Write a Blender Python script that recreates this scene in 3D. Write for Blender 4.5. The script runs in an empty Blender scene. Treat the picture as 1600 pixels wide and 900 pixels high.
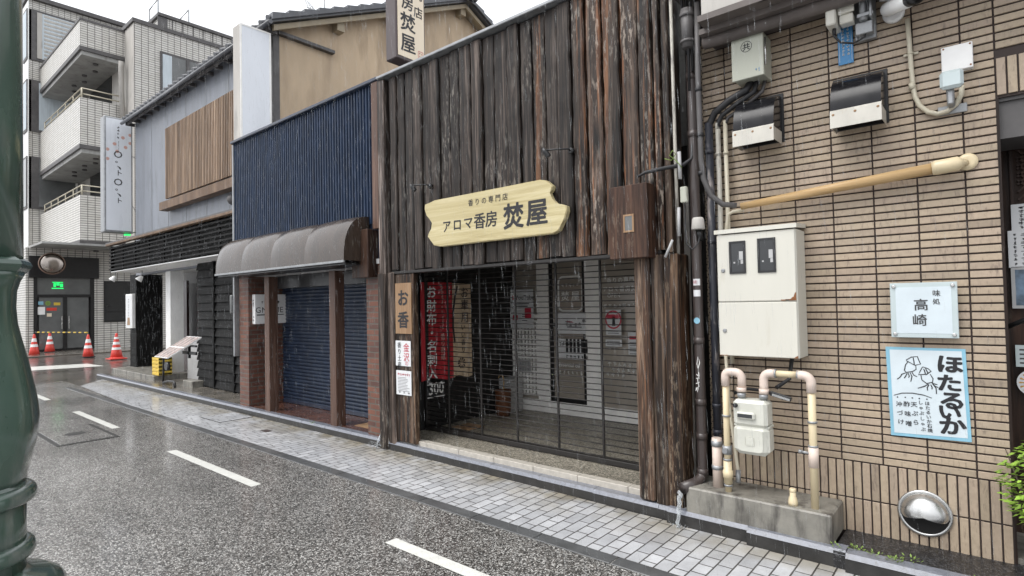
import bpy, bmesh, math, random
from mathutils import Vector, Matrix
rad = math.radians
RND = random.Random(11)
S = bpy.context.scene
COL = S.collection

# ------------------------------------------------------------------ camera
F_PX, YAW, PITCH, ROLL, CAM_Z = 888.1, rad(-40.30), rad(1.428), rad(-1.168), 1.70
def cam_axes():
    cy, sy, cp, sp = math.cos(YAW), math.sin(YAW), math.cos(PITCH), math.sin(PITCH)
    f = Vector((sy*cp, cy*cp, sp)); r = Vector((cy, -sy, 0)); u = r.cross(f)
    cr, sr = math.cos(ROLL), math.sin(ROLL)
    return cr*r+sr*u, -sr*r+cr*u, f
CR, CU, CF = cam_axes()
cam = bpy.data.cameras.new('camera'); cam.sensor_width = 36; cam.lens = F_PX*36/1600
cam.clip_start = .05; cam.clip_end = 600
co = bpy.data.objects.new('camera', cam); COL.objects.link(co)
co.matrix_world = Matrix(((CR.x, CU.x, -CF.x, 0), (CR.y, CU.y, -CF.y, 0), (CR.z, CU.z, -CF.z, CAM_Z), (0, 0, 0, 1)))
S.camera = co
def at(px, py, Y):
    """photo pixel -> (x, z) on the vertical plane y = Y"""
    d = CR*((px-800)/F_PX) - CU*((py-450)/F_PX) + CF
    t = Y/d.y
    return d.x*t, CAM_Z+d.z*t

# ------------------------------------------------------------------ sky, sun, exposure
SUN_EL, SUN_AZ = 58, 200
w = bpy.data.worlds.new('World'); S.world = w; w.use_nodes = True
nt = w.node_tree; bg = nt.nodes['Background']
sk = nt.nodes.new('ShaderNodeTexSky'); sk.sky_type = 'NISHITA'; sk.sun_disc = False
sk.sun_elevation = rad(SUN_EL); sk.sun_rotation = rad(SUN_AZ)
sk.dust_density = 8; sk.air_density = 1.0; sk.ozone_density = 1
hs = nt.nodes.new('ShaderNodeHueSaturation'); hs.inputs['Saturation'].default_value = .12
nt.links.new(sk.outputs[0], hs.inputs['Color'])
mx = nt.nodes.new('ShaderNodeMix'); mx.data_type = 'RGBA'; mx.inputs[0].default_value = .55
mx.inputs[7].default_value = (11.0, 11.3, 11.8, 1)      # even cloud deck under the clear-sky gradient
nt.links.new(hs.outputs[0], mx.inputs[6]); nt.links.new(mx.outputs[2], bg.inputs['Color'])
bg.inputs['Strength'].default_value = .12
sl = bpy.data.lights.new('sun', 'SUN'); sl.energy = .9; sl.angle = rad(35); sl.color = (1, .97, .93)
so = bpy.data.objects.new('sun', sl); COL.objects.link(so)
# light travels from the sun; the sun stands over the street, in front of the shops
sd = Vector((math.sin(rad(SUN_AZ))*math.cos(rad(SUN_EL)), math.cos(rad(SUN_AZ))*math.cos(rad(SUN_EL)), math.sin(rad(SUN_EL))))
so.rotation_euler = sd.to_track_quat('Z', 'Y').to_euler(); so.location = (0, -5, 30)
vs = S.view_settings; vs.view_transform = 'Standard'; vs.look = 'None'; vs.gamma = 1; vs.use_curve_mapping = False
vs.exposure = 0.64
S.render.engine = 'CYCLES'
S.cycles.max_bounces = 6

# ------------------------------------------------------------------ materials
def nd(t, k, **kw):
    n = t.nodes.new(k)
    for a, b in kw.items():
        setattr(n, a, b)
    return n
def ramp(t, src, stops, interp='LINEAR'):
    r = nd(t, 'ShaderNodeValToRGB'); r.color_ramp.interpolation = interp
    e = r.color_ramp.elements
    while len(e) < len(stops): e.new(.5)
    for i, (p, c) in enumerate(stops):
        e[i].position = p; e[i].color = (c[0], c[1], c[2], 1) if isinstance(c, (tuple, list)) else (c, c, c, 1)
    t.links.new(src, r.inputs[0]); return r.outputs[0]
def mixc(t, fac, a, b, mode='MIX'):
    m = nd(t, 'ShaderNodeMix', data_type='RGBA', blend_type=mode)
    for sock, v in ((m.inputs[0], fac), (m.inputs[6], a), (m.inputs[7], b)):
        if isinstance(v, bpy.types.NodeSocket): t.links.new(v, sock)
        elif isinstance(v, (tuple, list)): sock.default_value = (v[0], v[1], v[2], 1)
        else: sock.default_value = v
    return m.outputs[2]
def coords(t, scale=(1, 1, 1), loc=(0, 0, 0), kind='Object'):
    c = nd(t, 'ShaderNodeTexCoord'); m = nd(t, 'ShaderNodeMapping')
    m.inputs['Scale'].default_value = scale; m.inputs['Location'].default_value = loc
    t.links.new(c.outputs[kind], m.inputs[0]); return m.outputs[0]
def noise(t, vec, scale, detail=4, rough=.55, dist=0):
    n = nd(t, 'ShaderNodeTexNoise'); n.inputs['Scale'].default_value = scale; n.inputs['Detail'].default_value = detail
    n.inputs['Roughness'].default_value = rough; n.inputs['Distortion'].default_value = dist
    t.links.new(vec, n.inputs['Vector']); return n.outputs['Fac']
def vor(t, vec, scale, feature='F1'):
    n = nd(t, 'ShaderNodeTexVoronoi', feature=feature); n.inputs['Scale'].default_value = scale
    t.links.new(vec, n.inputs['Vector']); return n
def base(name):
    m = bpy.data.materials.new(name); m.use_nodes = True
    t = m.node_tree; return m, t, t.nodes['Principled BSDF']
def bump(t, p, h, strength=.3, dist=.01):
    b = nd(t, 'ShaderNodeBump'); b.inputs['Strength'].default_value = strength; b.inputs['Distance'].default_value = dist
    t.links.new(h, b.inputs['Height']); t.links.new(b.outputs[0], p.inputs['Normal'])
def tint(t, c):
    a = nd(t, 'ShaderNodeAttribute', attribute_name='tint')
    return mixc(t, 1.0, c, a.outputs['Color'], 'MULTIPLY')
def M(name, col, rough=.6, metal=0, var=.18, scale=6, streak=0, bmp=0, bscale=60, coat=0, dirt=None, dirt_at=.62, tinted=False, spec=.5):
    """plain surface with cloudy or streaky wear"""
    m, t, p = base(name)
    v = coords(t, (1, 1, 1 if not streak else 1/streak))
    n = noise(t, v, scale, 6, .6)
    lo = tuple(c*(1-var) for c in col); hi = tuple(min(1, c*(1+var)) for c in col)
    c = ramp(t, n, [(.3, lo), (.7, hi)])
    if dirt:
        d = noise(t, coords(t, (1, 1, .22), (3, 5, 1)), scale*1.7, 7, .65)
        c = mixc(t, ramp(t, d, [(dirt_at-.08, 0), (dirt_at+.1, 1)]), c, dirt)
    if tinted: c = tint(t, c)
    t.links.new(c, p.inputs['Base Color'])
    t.links.new(ramp(t, n, [(.3, max(0, rough-.08)), (.7, min(1, rough+.08))]), p.inputs['Roughness'])
    p.inputs['Metallic'].default_value = metal; p.inputs['Coat Weight'].default_value = coat
    p.inputs['Specular IOR Level'].default_value = spec
    if coat: p.inputs['Coat Roughness'].default_value = .12
    if bmp: bump(t, p, noise(t, coords(t), bscale, 3), bmp, .004)
    return m
def emis(name, col, strength):
    m, t, p = base(name); p.inputs['Base Color'].default_value = (*col, 1)
    p.inputs['Emission Color'].default_value = (*col, 1); p.inputs['Emission Strength'].default_value = strength
    return m
def wood(name, dark, mid, pale, flecks=.0, tinted=False, rough=.55, axis=2, gs=1.0, warm=0, fl_at=.52):
    m, t, p = base(name)
    s = [26*gs]*3; s[axis] = 1.1*gs
    v = coords(t, s)
    g = noise(t, v, 1.0, 8, .68, .7)
    g2 = noise(t, coords(t, tuple(a*.16 for a in s), (7, 1, 2)), 1.0, 4, .6)
    c = ramp(t, g, [(.36, dark), (.50, mid), (.66, pale)])
    c = mixc(t, ramp(t, g2, [(.38, .0), (.62, .7)]), c, dark)
    if warm:
        ws = [17]*3; ws[axis] = .42
        wn = mixc(t, 1.0, ramp(t, noise(t, coords(t, ws, (2, 3, 1)), 1.0, 5, .65), [(.53, 0), (.60, warm)]), ramp(t, g, [(.38, .25), (.5, 1)]), 'MULTIPLY')
        c = mixc(t, wn, c, ramp(t, noise(t, v, 1.6, 4), [(.35, (.07, .027, .013)), (.65, (.30, .135, .06))]))
    if flecks:
        fs = [38]*3; fs[axis] = 8
        f = noise(t, coords(t, fs), 1.0, 5, .7)
        f2 = noise(t, coords(t, (3, 3, 1.2), (1, 9, 4)), 1.0, 3)
        k = mixc(t, 1.0, ramp(t, f, [(.53, 0), (.60, 1)]), ramp(t, f2, [(fl_at, 0), (fl_at+.16, flecks)]), 'MULTIPLY')
        c = mixc(t, k, c, (.34, .31, .27))
    if tinted: c = tint(t, c)
    t.links.new(c, p.inputs['Base Color']); p.inputs['Specular IOR Level'].default_value = .3
    t.links.new(ramp(t, g, [(.3, rough-.15), (.7, rough+.15)]), p.inputs['Roughness'])
    bump(t, p, g, .55, .006); return m
def brickmat(name, c1, c2, mortar, w_, h_, ms, off=.5, rough=.6, plane='wall', bmp=.4, var=.25, squash=1, sqf=2, coat=0):
    m, t, p = base(name)
    tc = nd(t, 'ShaderNodeTexCoord'); sx = nd(t, 'ShaderNodeSeparateXYZ'); t.links.new(tc.outputs['Object'], sx.inputs[0])
    cx = nd(t, 'ShaderNodeCombineXYZ')
    if plane == 'wall':
        ad = nd(t, 'ShaderNodeMath', operation='ADD'); t.links.new(sx.outputs[0], ad.inputs[0]); t.links.new(sx.outputs[1], ad.inputs[1])
        t.links.new(ad.outputs[0], cx.inputs[0]); t.links.new(sx.outputs[2], cx.inputs[1])
    else:
        t.links.new(sx.outputs[1], cx.inputs[0]); t.links.new(sx.outputs[0], cx.inputs[1])
    b = nd(t, 'ShaderNodeTexBrick', offset=off, offset_frequency=2, squash=squash, squash_frequency=sqf)
    t.links.new(cx.outputs[0], b.inputs['Vector'])
    b.inputs['Color1'].default_value = (*c1, 1); b.inputs['Color2'].default_value = (*c2, 1); b.inputs['Mortar'].default_value = (*mortar, 1)
    b.inputs['Scale'].default_value = 1; b.inputs['Mortar Size'].default_value = ms; b.inputs['Brick Width'].default_value = w_
    b.inputs['Row Height'].default_value = h_; b.inputs['Mortar Smooth'].default_value = .15; b.inputs['Bias'].default_value = 0
    n = noise(t, coords(t), 5, 6, .65); n2 = noise(t, coords(t), 140, 2)
    c = mixc(t, 1.0, b.outputs['Color'], ramp(t, n, [(.3, 1-var), (.7, 1.0)]), 'MULTIPLY')
    c = mixc(t, 1.0, c, ramp(t, n2, [(.3, .86), (.7, 1.0)]), 'MULTIPLY')
    t.links.new(c, p.inputs['Base Color'])
    t.links.new(ramp(t, n, [(.3, rough-.12), (.7, rough+.1)]), p.inputs['Roughness'])
    p.inputs['Coat Weight'].default_value = coat; p.inputs['Coat Roughness'].default_value = .1
    h = nd(t, 'ShaderNodeMath', operation='SUBTRACT'); h.inputs[0].default_value = 1; t.links.new(b.outputs['Fac'], h.inputs[1])
    bump(t, p, h.outputs[0], bmp, .004); return m, t, p, c
def chips(name, dark, cols, scale, rough=.35, share=.5, coat=.0, film=0):
    """stone chips in a dark binder"""
    m, t, p = base(name)
    wv = coords(t)
    v = vor(t, wv, scale); e = vor(t, wv, scale, 'DISTANCE_TO_EDGE')
    sep = nd(t, 'ShaderNodeSeparateColor'); t.links.new(v.outputs['Color'], sep.inputs[0])
    st = [(0, dark), (1-share, dark), (1-share+.01, cols[0])]
    for i, c in enumerate(cols[1:]): st.append((1-share+.01+(i+1)*share/len(cols), c))
    c = ramp(t, sep.outputs[0], st, 'CONSTANT')
    c = mixc(t, ramp(t, e.outputs['Distance'], [(.04, 0), (.14, 1)]), dark, c)
    big = noise(t, coords(t, (.45, 1.5, 1)), 1.3, 6, .62)
    c = mixc(t, 1.0, c, ramp(t, big, [(.36, .74), (.60, 1.0)]), 'MULTIPLY')
    t.links.new(c, p.inputs['Base Color'])
    puddle = ramp(t, noise(t, coords(t, (1, 1, 1), (4, 2, 0)), .9, 5, .6), [(.45, 0), (.62, 1)])
    rr = ramp(t, sep.outputs[1], [(0, rough-.12), (1, rough+.2)])
    t.links.new(rr, p.inputs['Roughness'])
    cw = mixc(t, puddle, (coat*.45,)*3, (coat,)*3); t.links.new(cw, p.inputs['Coat Weight'])
    p.inputs['Coat Roughness'].default_value = .12
    bump(t, p, e.outputs['Distance'], .5, .006)
    return m

MT = {}
MT['asphalt'] = chips('wet asphalt', (.045, .043, .040), [(.17, .16, .15), (.46, .45, .43), (.68, .67, .64), (.28, .26, .24)], 102, .32, .70, 1.0)
MT['asphalt2'] = M('wet smooth asphalt', (.075, .066, .058), .32, 0, .45, 1.2, 0, .25, 90, .5)
MT['gravel'] = chips('exposed aggregate', (.03, .027, .02), [(.17, .15, .115), (.30, .27, .21), (.10, .09, .07)], 75, .45, .75, .3)
MT['gravel_pale'] = chips('pale exposed aggregate', (.13, .12, .095), [(.38, .345, .28), (.56, .51, .42), (.26, .235, .19)], 75, .42, .75, .3)
MT['gravel_dark'] = chips('dark gravel', (.012, .012, .013), [(.04, .04, .045), (.08, .08, .085), (.025, .025, .028)], 80, .4, .7, .3)
pv, pt, pp, pc = brickmat('pale setts', (.46, .47, .49), (.62, .63, .65), (.075, .072, .068), .205, .10, .0055, .37, .4, 'floor', .5, .24, .62, 3, .35)
# moss and rust stain along the kerb side of the setts
_n = noise(pt, coords(pt), 2.2, 5, .6)
_sx = nd(pt, 'ShaderNodeSeparateXYZ'); pt.links.new(coords(pt), _sx.inputs[0])
_mr = nd(pt, 'ShaderNodeMapRange'); pt.links.new(_sx.outputs[1], _mr.inputs[0])
_mr.inputs[1].default_value = 3.60; _mr.inputs[2].default_value = 4.16
_k = mixc(pt, 1.0, _mr.outputs[0], ramp(pt, _n, [(.34, .0), (.56, 1)]), 'MULTIPLY')
pt.links.new(mixc(pt, _k, pc, mixc(pt, .85, pc, (.46, .37, .20), 'MULTIPLY')), pp.inputs['Base Color'])
MT['paver'] = pv
MT['border'] = M('dark border stone', (.085, .088, .09), .42, 0, .3, 4, 0, .3, 120, .4)
MT['granite'] = M('blue grey granite', (.17, .18, .21), .35, 0, .22, 30, 0, .2, 150, .3, (.10, .10, .10), .64)
MT['kerb_dark'] = M('blackened kerb stone', (.022, .021, .02), .5, 0, .5, 9, 0, .4, 60, .15)
MT['stone_pale'] = M('pale stone', (.44, .41, .36), .45, 0, .15, 20, 0, .1, 120, .2)
MT['paint_white'] = M('road paint', (.66, .66, .62), .4, 0, .1, 14, 0, .3, 160, .35)
MT['concrete'] = M('stained concrete', (.20, .19, .165), .55, 0, .35, 5, 0, .3, 60, .2, (.05, .045, .04), .58)
MT['concrete_wet'] = M('wet concrete', (.15, .135, .115), .25, 0, .4, 3, 0, .2, 60, .5)
MT['board'] = wood('weathered charred boards', (.005, .004, .0035), (.036, .026, .021), (.17, .135, .115), .45, True, .55)
MT['board_warm'] = wood('weathered boards with bare orange streaks', (.005, .004, .0035), (.036, .025, .019), (.145, .11, .088), .5, True, .55, 2, 1.0, .75, .42)
MT['post_wood'] = wood('old post timber', (.005, .004, .0035), (.040, .026, .019), (.23, .168, .125), .5, True, .55, 2, .8, .22, .48)
MT['brown_wood'] = wood('dark stained wood', (.016, .009, .007), (.060, .032, .022), (.12, .07, .05), .3, True, .5)
MT['sign_wood'] = wood('carved pale cedar', (.40, .33, .17), (.54, .47, .27), (.64, .57, .37), 0, False, .45, 0, .8)
MT['plaque_wood'] = wood('plain brown plaque', (.22, .13, .07), (.33, .21, .12), (.42, .29, .18), 0, False, .5)
MT['rod_wood'] = wood('yellow bamboo', (.40, .26, .12), (.50, .34, .17), (.58, .42, .24), 0, False, .4, 0, .6)
MT['slat_wood'] = wood('brown timber slats', (.15, .10, .066), (.29, .21, .15), (.43, .33, .245), 0, True, .6)
MT['black_wood'] = wood('black stained clapboard', (.002, .002, .002), (.005, .005, .005), (.014, .0135, .013), .05, True, .7, 0)
MT['black_wood'].node_tree.nodes['Principled BSDF'].inputs['Specular IOR Level'].default_value = .25
MT['blue_metal'] = M('navy corrugated steel', (.010, .023, .052), .42, 0, .4, 14, 9, 0, 60, 0, (.035, .055, .105), .60, False, .3)
MT['blue_dark'] = M('navy trim', (.018, .026, .05), .4, 0, .3, 8, 0, 0, 60, .3)
MT['shutter'] = M('navy roller shutter', (.012, .023, .048), .45, 0, .3, 9, 0, 0, 60, 0, (.10, .11, .13), .72)
MT['awning'] = M('brown grey metal', (.045, .032, .024), .26, .0, .3, 7, 4, 0, 60, .35, (.03, .022, .017), .66, False, .5)
MT['brick'] = brickmat('red brick', (.22, .085, .052), (.115, .05, .037), (.13, .11, .09), .215, .070, .009, .5, .55, 'wall', .5, .4)[0]
MT['floor_tile'] = brickmat('brown quarry tile', (.17, .078, .055), (.125, .06, .044), (.08, .06, .05), .2, .1, .006, .5, .28, 'floor', .3, .3, 1, 2, .4)[0]
MT['brown_post'] = wood('red brown post', (.065, .036, .026), (.125, .072, .052), (.20, .125, .095), 0, False, .45)
MT['grey_sheet'] = M('grey metal sheet', (.18, .195, .225), .5, 0, .22, 3, 8, 0, 60, .15, (.13, .14, .16), .6)
MT['plaster'] = M('tan plaster', (.52, .40, .275), .75, 0, .16, 1.4, 3, .15, 40, 0, (.38, .285, .195), .56)
MT['verge'] = M('pale verge board', (.36, .30, .21), .6, 0, .15, 5)
MT['roof_tile'] = M('grey roof tile', (.065, .068, .078), .35, 0, .3, 5, 0, 0, 60, .4)
MT['apt_tile'] = brickmat('ivory wall tile', (.66, .64, .59), (.74, .72, .68), (.12, .11, .10), .26, .10, .012, 0, .4, 'wall', .25, .16)[0]
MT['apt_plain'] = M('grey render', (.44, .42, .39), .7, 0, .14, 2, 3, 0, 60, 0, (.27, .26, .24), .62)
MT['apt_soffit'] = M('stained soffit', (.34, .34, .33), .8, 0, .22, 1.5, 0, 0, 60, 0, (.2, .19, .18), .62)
MT['apt_trim'] = M('dark trim', (.085, .080, .080), .5, 0, .3, 4)
MT['white_panel'] = M('white sign panel', (.74, .77, .82), .3, 0, .06, 1.5, 4, 0, 60, .2, (.42, .42, .42), .74)
MT['white'] = M('white paint', (.80, .80, .79), .5, 0, .08, 4)
MT['off_white'] = M('grey white paint', (.42, .42, .42), .55, 0, .12, 4)
MT['alu'] = M('white aluminium frame', (.86, .85, .82), .45, 0, .08, 6)
MT['steel'] = M('stainless steel', (.55, .55, .54), .25, .9, .15, 6)
MT['lip_metal'] = M('dull stainless lip', (.50, .48, .43), .4, .25, .12, 8, 3, 0, 60, 0, (.36, .22, .12), .63)
MT['grey_metal'] = M('grey galvanised metal', (.30, .31, .32), .42, .5, .2, 10)
MT['black'] = M('black metal', (.012, .012, .013), .38, .2, .3, 10, 0, 0, 60, .2)
MT['eave_brown'] = M('grey brown eave', (.115, .098, .09), .6, 0, .25, 5)
MT['black_gloss'] = M('glossy black hood', (.010, .010, .012), .2, 0, .3, 10, 0, 0, 60, .0)
MT['black_gloss'].node_tree.nodes['Principled BSDF'].inputs['Specular IOR Level'].default_value = .25
MT['rubber'] = M('black rubber', (.016, .016, .018), .5, 0, .3, 10)
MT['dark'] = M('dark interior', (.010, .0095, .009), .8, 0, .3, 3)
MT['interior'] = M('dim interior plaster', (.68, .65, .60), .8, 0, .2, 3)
MT['grille'] = M('brown steel grille', (.016, .014, .013), .5, .0, .2, 10)
MT['tile'] = M('tan wall tile', (.372, .296, .218), .5, 0, .10, 35, 0, .12, 200, 0, (.20, .155, .12), .62, True)
MT['grout'] = M('dark brown grout', (.042, .030, .027), .8, 0, .2, 20)
MT['cream'] = M('cream painted steel', (.60, .585, .52), .42, 0, .05, 3, 5, 0, 60, .1, (.47, .43, .34), .68)
MT['rust'] = M('rust', (.22, .085, .03), .8, 0, .4, 30)
MT['grey_green'] = M('grey green painted steel', (.42, .43, .36), .45, 0, .07, 4, 4, 0, 60, .1, (.30, .30, .25), .68)
MT['pvc'] = M('yellowed pvc pipe', (.62, .52, .34), .4, 0, .1, 9, 3, 0, 60, .1, (.36, .28, .18), .66)
MT['pvc_pink'] = M('pinkish pvc elbow', (.64, .53, .46), .4, 0, .08, 9, 0, 0, 60, .1)
MT['meter'] = M('white gas meter', (.56, .56, .50), .4, 0, .1, 8, 0, 0, 60, .2, (.33, .32, .28), .68)
MT['downpipe'] = M('brown downpipe', (.055, .043, .040), .4, 0, .25, 8, 4, 0, 60, .2)
MT['flaking'] = M('flaking dark pipe paint', (.022, .024, .034), .5, 0, .3, 12, 0, .2, 60, 0, (.33, .29, .27), .60)
MT['flaking_pale'] = M('flaking pale pipe paint', (.42, .40, .35), .5, 0, .2, 12, 3, .2, 60, 0, (.07, .06, .06), .57)
MT['conduit'] = M('cream conduit', (.50, .46, .36), .45, 0, .1, 8)
MT['green_paint'] = M('dark green lamp paint', (.050, .088, .068), .26, 0, .35, 5, 3, .10, 26, .8, (.12, .14, .13), .64)
MT['cone_red'] = M('red cone plastic', (.62, .045, .03), .4, 0, .12, 6, 0, 0, 60, .3)
MT['cone_white'] = M('white reflective band', (.75, .75, .75), .4, 0, .05, 6)
MT['yellow'] = M('yellow plastic', (.62, .43, .05), .45, 0, .1, 6)
MT['ink'] = M('black ink', (.013, .013, .016), .5, 0, .2, 10)
MT['ink_soft'] = M('faded black lettering', (.05, .05, .052), .5, 0, .2, 10)
MT['ink_grey'] = M('grey print', (.22, .22, .23), .6, 0, .2, 10)
MT['ink_red'] = M('crimson print', (.50, .03, .06), .5, 0, .1, 10)
MT['ink_white'] = M('white lettering', (.80, .80, .78), .5, 0, .05, 10)
MT['ink_pale'] = M('pale pink print', (.60, .36, .31), .5, 0, .05, 10)
MT['paper'] = M('white paper', (.66, .67, .68), .6, 0, .06, 4, 0, .1, 20)
MT['paper_blue'] = M('pale blue paper border', (.22, .44, .56), .5, 0, .12, 5)
MT['paper_ice'] = M('bluish white paper', (.56, .63, .67), .45, 0, .06, 5, 0, .3, 14)
MT['acrylic'] = M('frosted acrylic', (.46, .53, .54), .2, 0, .05, 5, 0, 0, 60, .5)
MT['cloth_red'] = M('crimson banner cloth', (.42, .022, .032), .8, 0, .18, 5, 3)
MT['cloth_beige'] = M('beige banner cloth', (.58, .45, .31), .8, 0, .12, 5, 3)
MT['sign_cream'] = M('cream sign face', (.74, .63, .48), .4, 0, .05, 3, 4, 0, 60, .2)
MT['sign_brown'] = M('dark brown sign case', (.040, .022, .022), .35, 0, .25, 6, 4, 0, 60, .3)
MT['sky_blue'] = M('blue sign plastic', (.045, .22, .46), .35, 0, .12, 5, 4)
MT['terracotta'] = M('brown pot', (.12, .045, .02), .5, 0, .2, 6)
MT['moss'] = M('weed leaves', (.16, .24, .05), .6, 0, .4, 20)
MT['leaf'] = M('bright young leaves', (.22, .36, .05), .5, 0, .35, 9, 0, 0, 60, 0, None, .6, True)
MT['stem'] = M('thin brown stem', (.08, .06, .04), .7, 0, .2, 10)
MT['green_led'] = emis('green lamp', (.02, .8, .16), .7)
MT['photo'] = M('printed picture', (.10, .15, .21), .35, 0, .8, 9)
MT['menu_print'] = M('printed menu photos', (.26, .19, .165), .35, 0, .8, 17)
MT['orange_light'] = M('amber reflector', (.55, .30, .08), .4, 0, .2, 9)
MT['mirror_rim'] = M('faded orange rim', (.20, .13, .095), .5, 0, .2, 9)
MT['mirror'] = M('weathered mirror', (.36, .32, .29), .22, 1, .15, 4)
def glass(name, col, rough=.06, alpha=1.0):
    m, t, p = base(name); p.inputs['Base Color'].default_value = (*col, 1); p.inputs['Roughness'].default_value = rough
    p.inputs['Specular IOR Level'].default_value = .7
    n = noise(t, coords(t), 1.5, 3); c = ramp(t, n, [(.3, tuple(a*.8 for a in col)), (.7, tuple(a*1.15 for a in col))])
    t.links.new(c, p.inputs['Base Color']); return m
MT['glass_dark'] = glass('dark window glass', (.022, .024, .026))
MT['glass_smoke'] = glass('smoky door glass', (.12, .125, .125), .14)
MT['glass_brown'] = glass('dim shop glass', (.34, .305, .26), .16)
MT['curtain'] = M('white curtain', (.52, .58, .62), .8, 0, .15, 12, 12)
mw, wt_, wp_ = base('running water'); wp_.inputs['Base Color'].default_value = (.9, .93, .95, 1); wp_.inputs['Roughness'].default_value = .08
wp_.inputs['Transmission Weight'].default_value = .75; wp_.inputs['IOR'].default_value = 1.33
bump(wt_, wp_, noise(wt_, coords(wt_, (1, 1, .3)), 60, 3), .6, .01); MT['water'] = mw

# ------------------------------------------------------------------ mesh tools
class MB:
    def __init__(self):
        self.bm = bmesh.new(); self.tl = None; self.mi = 0
    def _fin(self, faces, t=None):
        for f in faces: f.material_index = self.mi
        if t is not None:
            if self.tl is None: self.tl = self.bm.loops.layers.float_color.new('tint')
            for f in faces:
                for l in f.loops: l[self.tl] = (t[0], t[1], t[2], 1)
    def box(self, x0, x1, y0, y1, z0, z1, bev=0, t=None, m=None):
        b2 = self.bm; n0 = len(b2.verts)
        vs_ = [b2.verts.new(p) for p in ((x0, y0, z0), (x1, y0, z0), (x1, y1, z0), (x0, y1, z0), (x0, y0, z1), (x1, y0, z1), (x1, y1, z1), (x0, y1, z1))]
        fs = [b2.faces.new([vs_[i] for i in q]) for q in ((3, 2, 1, 0), (4, 5, 6, 7), (0, 1, 5, 4), (1, 2, 6, 5), (2, 3, 7, 6), (3, 0, 4, 7))]
        if bev:
            es = list({e for f in fs for e in f.edges})
            r = bmesh.ops.bevel(b2, geom=es, offset=bev, segments=1, affect='EDGES', profile=.5)
            vv = {v for v in r['verts']} | {v for v in vs_ if v.is_valid}
            fs = list({f for v in vv for f in v.link_faces}); vs_ = list(vv)
        if m is not None:
            for v in vs_: v.co = m @ v.co
        self._fin(fs, t); return self
    def quad(self, *pts, t=None):
        f = self.bm.faces.new([self.bm.verts.new(p) for p in pts]); self._fin([f], t); return self
    def prism(self, pts, axis, lo, hi, t=None):
        """closed outline pts extruded along axis; pts are the two other coordinates in x,y,z order"""
        def P(a, b, c): return (c, a, b) if axis == 0 else (a, c, b) if axis == 1 else (a, b, c)
        A = [self.bm.verts.new(P(a, b, lo)) for a, b in pts]; B = [self.bm.verts.new(P(a, b, hi)) for a, b in pts]
        n = len(pts); fs = [self.bm.faces.new(A), self.bm.faces.new(B)]
        for i in range(n): fs.append(self.bm.faces.new((A[i], A[(i+1) % n], B[(i+1) % n], B[i])))
        self._fin(fs, t); return self
    def tube(self, path, r, n=12, cap=True, t=None):
        path = [Vector(p) for p in path]; rings = []
        up = None
        for i, p in enumerate(path):
            d = (path[min(i+1, len(path)-1)]-path[max(i-1, 0)]).normalized()
            if up is None: up = Vector((0, 0, 1)) if abs(d.z) < .9 else Vector((1, 0, 0))
            a = d.cross(up).normalized(); b = a.cross(d).normalized(); up = b
            rr = r[i] if isinstance(r, (list, tuple)) else r
            rings.append([self.bm.verts.new(p+(a*math.cos(2*math.pi*k/n)+b*math.sin(2*math.pi*k/n))*rr) for k in range(n)])
        fs = []
        for i in range(len(rings)-1):
            for k in range(n): fs.append(self.bm.faces.new((rings[i][k], rings[i][(k+1) % n], rings[i+1][(k+1) % n], rings[i+1][k])))
        if cap: fs += [self.bm.faces.new(rings[0]), self.bm.faces.new(rings[-1])]
        for f in fs: f.smooth = True
        if cap: fs[-1].smooth = fs[-2].smooth = False
        self._fin(fs, t); return self
    def lathe(self, prof, c, axis=2, n=32, t=None, cap=True):
        """profile of (radius, height) turned round axis through c"""
        rings = []
        for r, h in prof:
            ring = []
            for k in range(n):
                a = 2*math.pi*k/n; u, v = r*math.cos(a), r*math.sin(a)
                p = (u, v, h) if axis == 2 else (u, h, v) if axis == 1 else (h, u, v)
                ring.append(self.bm.verts.new(Vector(c)+Vector(p)))
            rings.append(ring)
        fs = []
        for i in range(len(rings)-1):
            for k in range(n): fs.append(self.bm.faces.new((rings[i][k], rings[i][(k+1) % n], rings[i+1][(k+1) % n], rings[i+1][k])))
        for f in fs: f.smooth = True
        if cap: fs += [self.bm.faces.new(rings[0]), self.bm.faces.new(rings[-1])]
        self._fin(fs, t); return self
def obj(name, mb, mats, parent=None, smooth=None, label=None):
    bmesh.ops.recalc_face_normals(mb.bm, faces=mb.bm.faces[:])
    me = bpy.data.meshes.new(name)
    o = bpy.data.objects.new(name, me)
    loc = Vector((0, 0, 0))
    if parent is not None:
        o.parent = parent; q = parent
        while q: loc += q.location; q = q.parent
    for v in mb.bm.verts: v.co -= loc
    mb.bm.to_mesh(me); mb.bm.free()
    for k in (mats if isinstance(mats, (list, tuple)) else [mats]): me.materials.append(MT[k])
    if smooth is not None:
        for p in me.polygons: p.use_smooth = smooth
    if label: o['label'] = label
    COL.objects.link(o); return o
def thing(name, label, cat, loc, group=None):
    o = bpy.data.objects.new(name, None); o.empty_display_size = .1; o.location = loc; COL.objects.link(o)
    o['label'] = label; o['category'] = cat
    if group: o['group'] = group
    return o
def tag(o, label, cat, group=None):
    o['label'] = label; o['category'] = cat
    if group: o['group'] = group
    return o
def structure(name, mb, mats, smooth=None):
    o = obj(name, mb, mats, None, smooth); o['kind'] = 'structure'; return o
def copy_thing(root, loc, label):
    r = root.copy(); COL.objects.link(r); r.location = loc; r['label'] = label
    for ch in list(root.children):
        c = ch.copy(); COL.objects.link(c); c.parent = r
        for g in ch.children:
            d = g.copy(); COL.objects.link(d); d.parent = c
    return r
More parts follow.
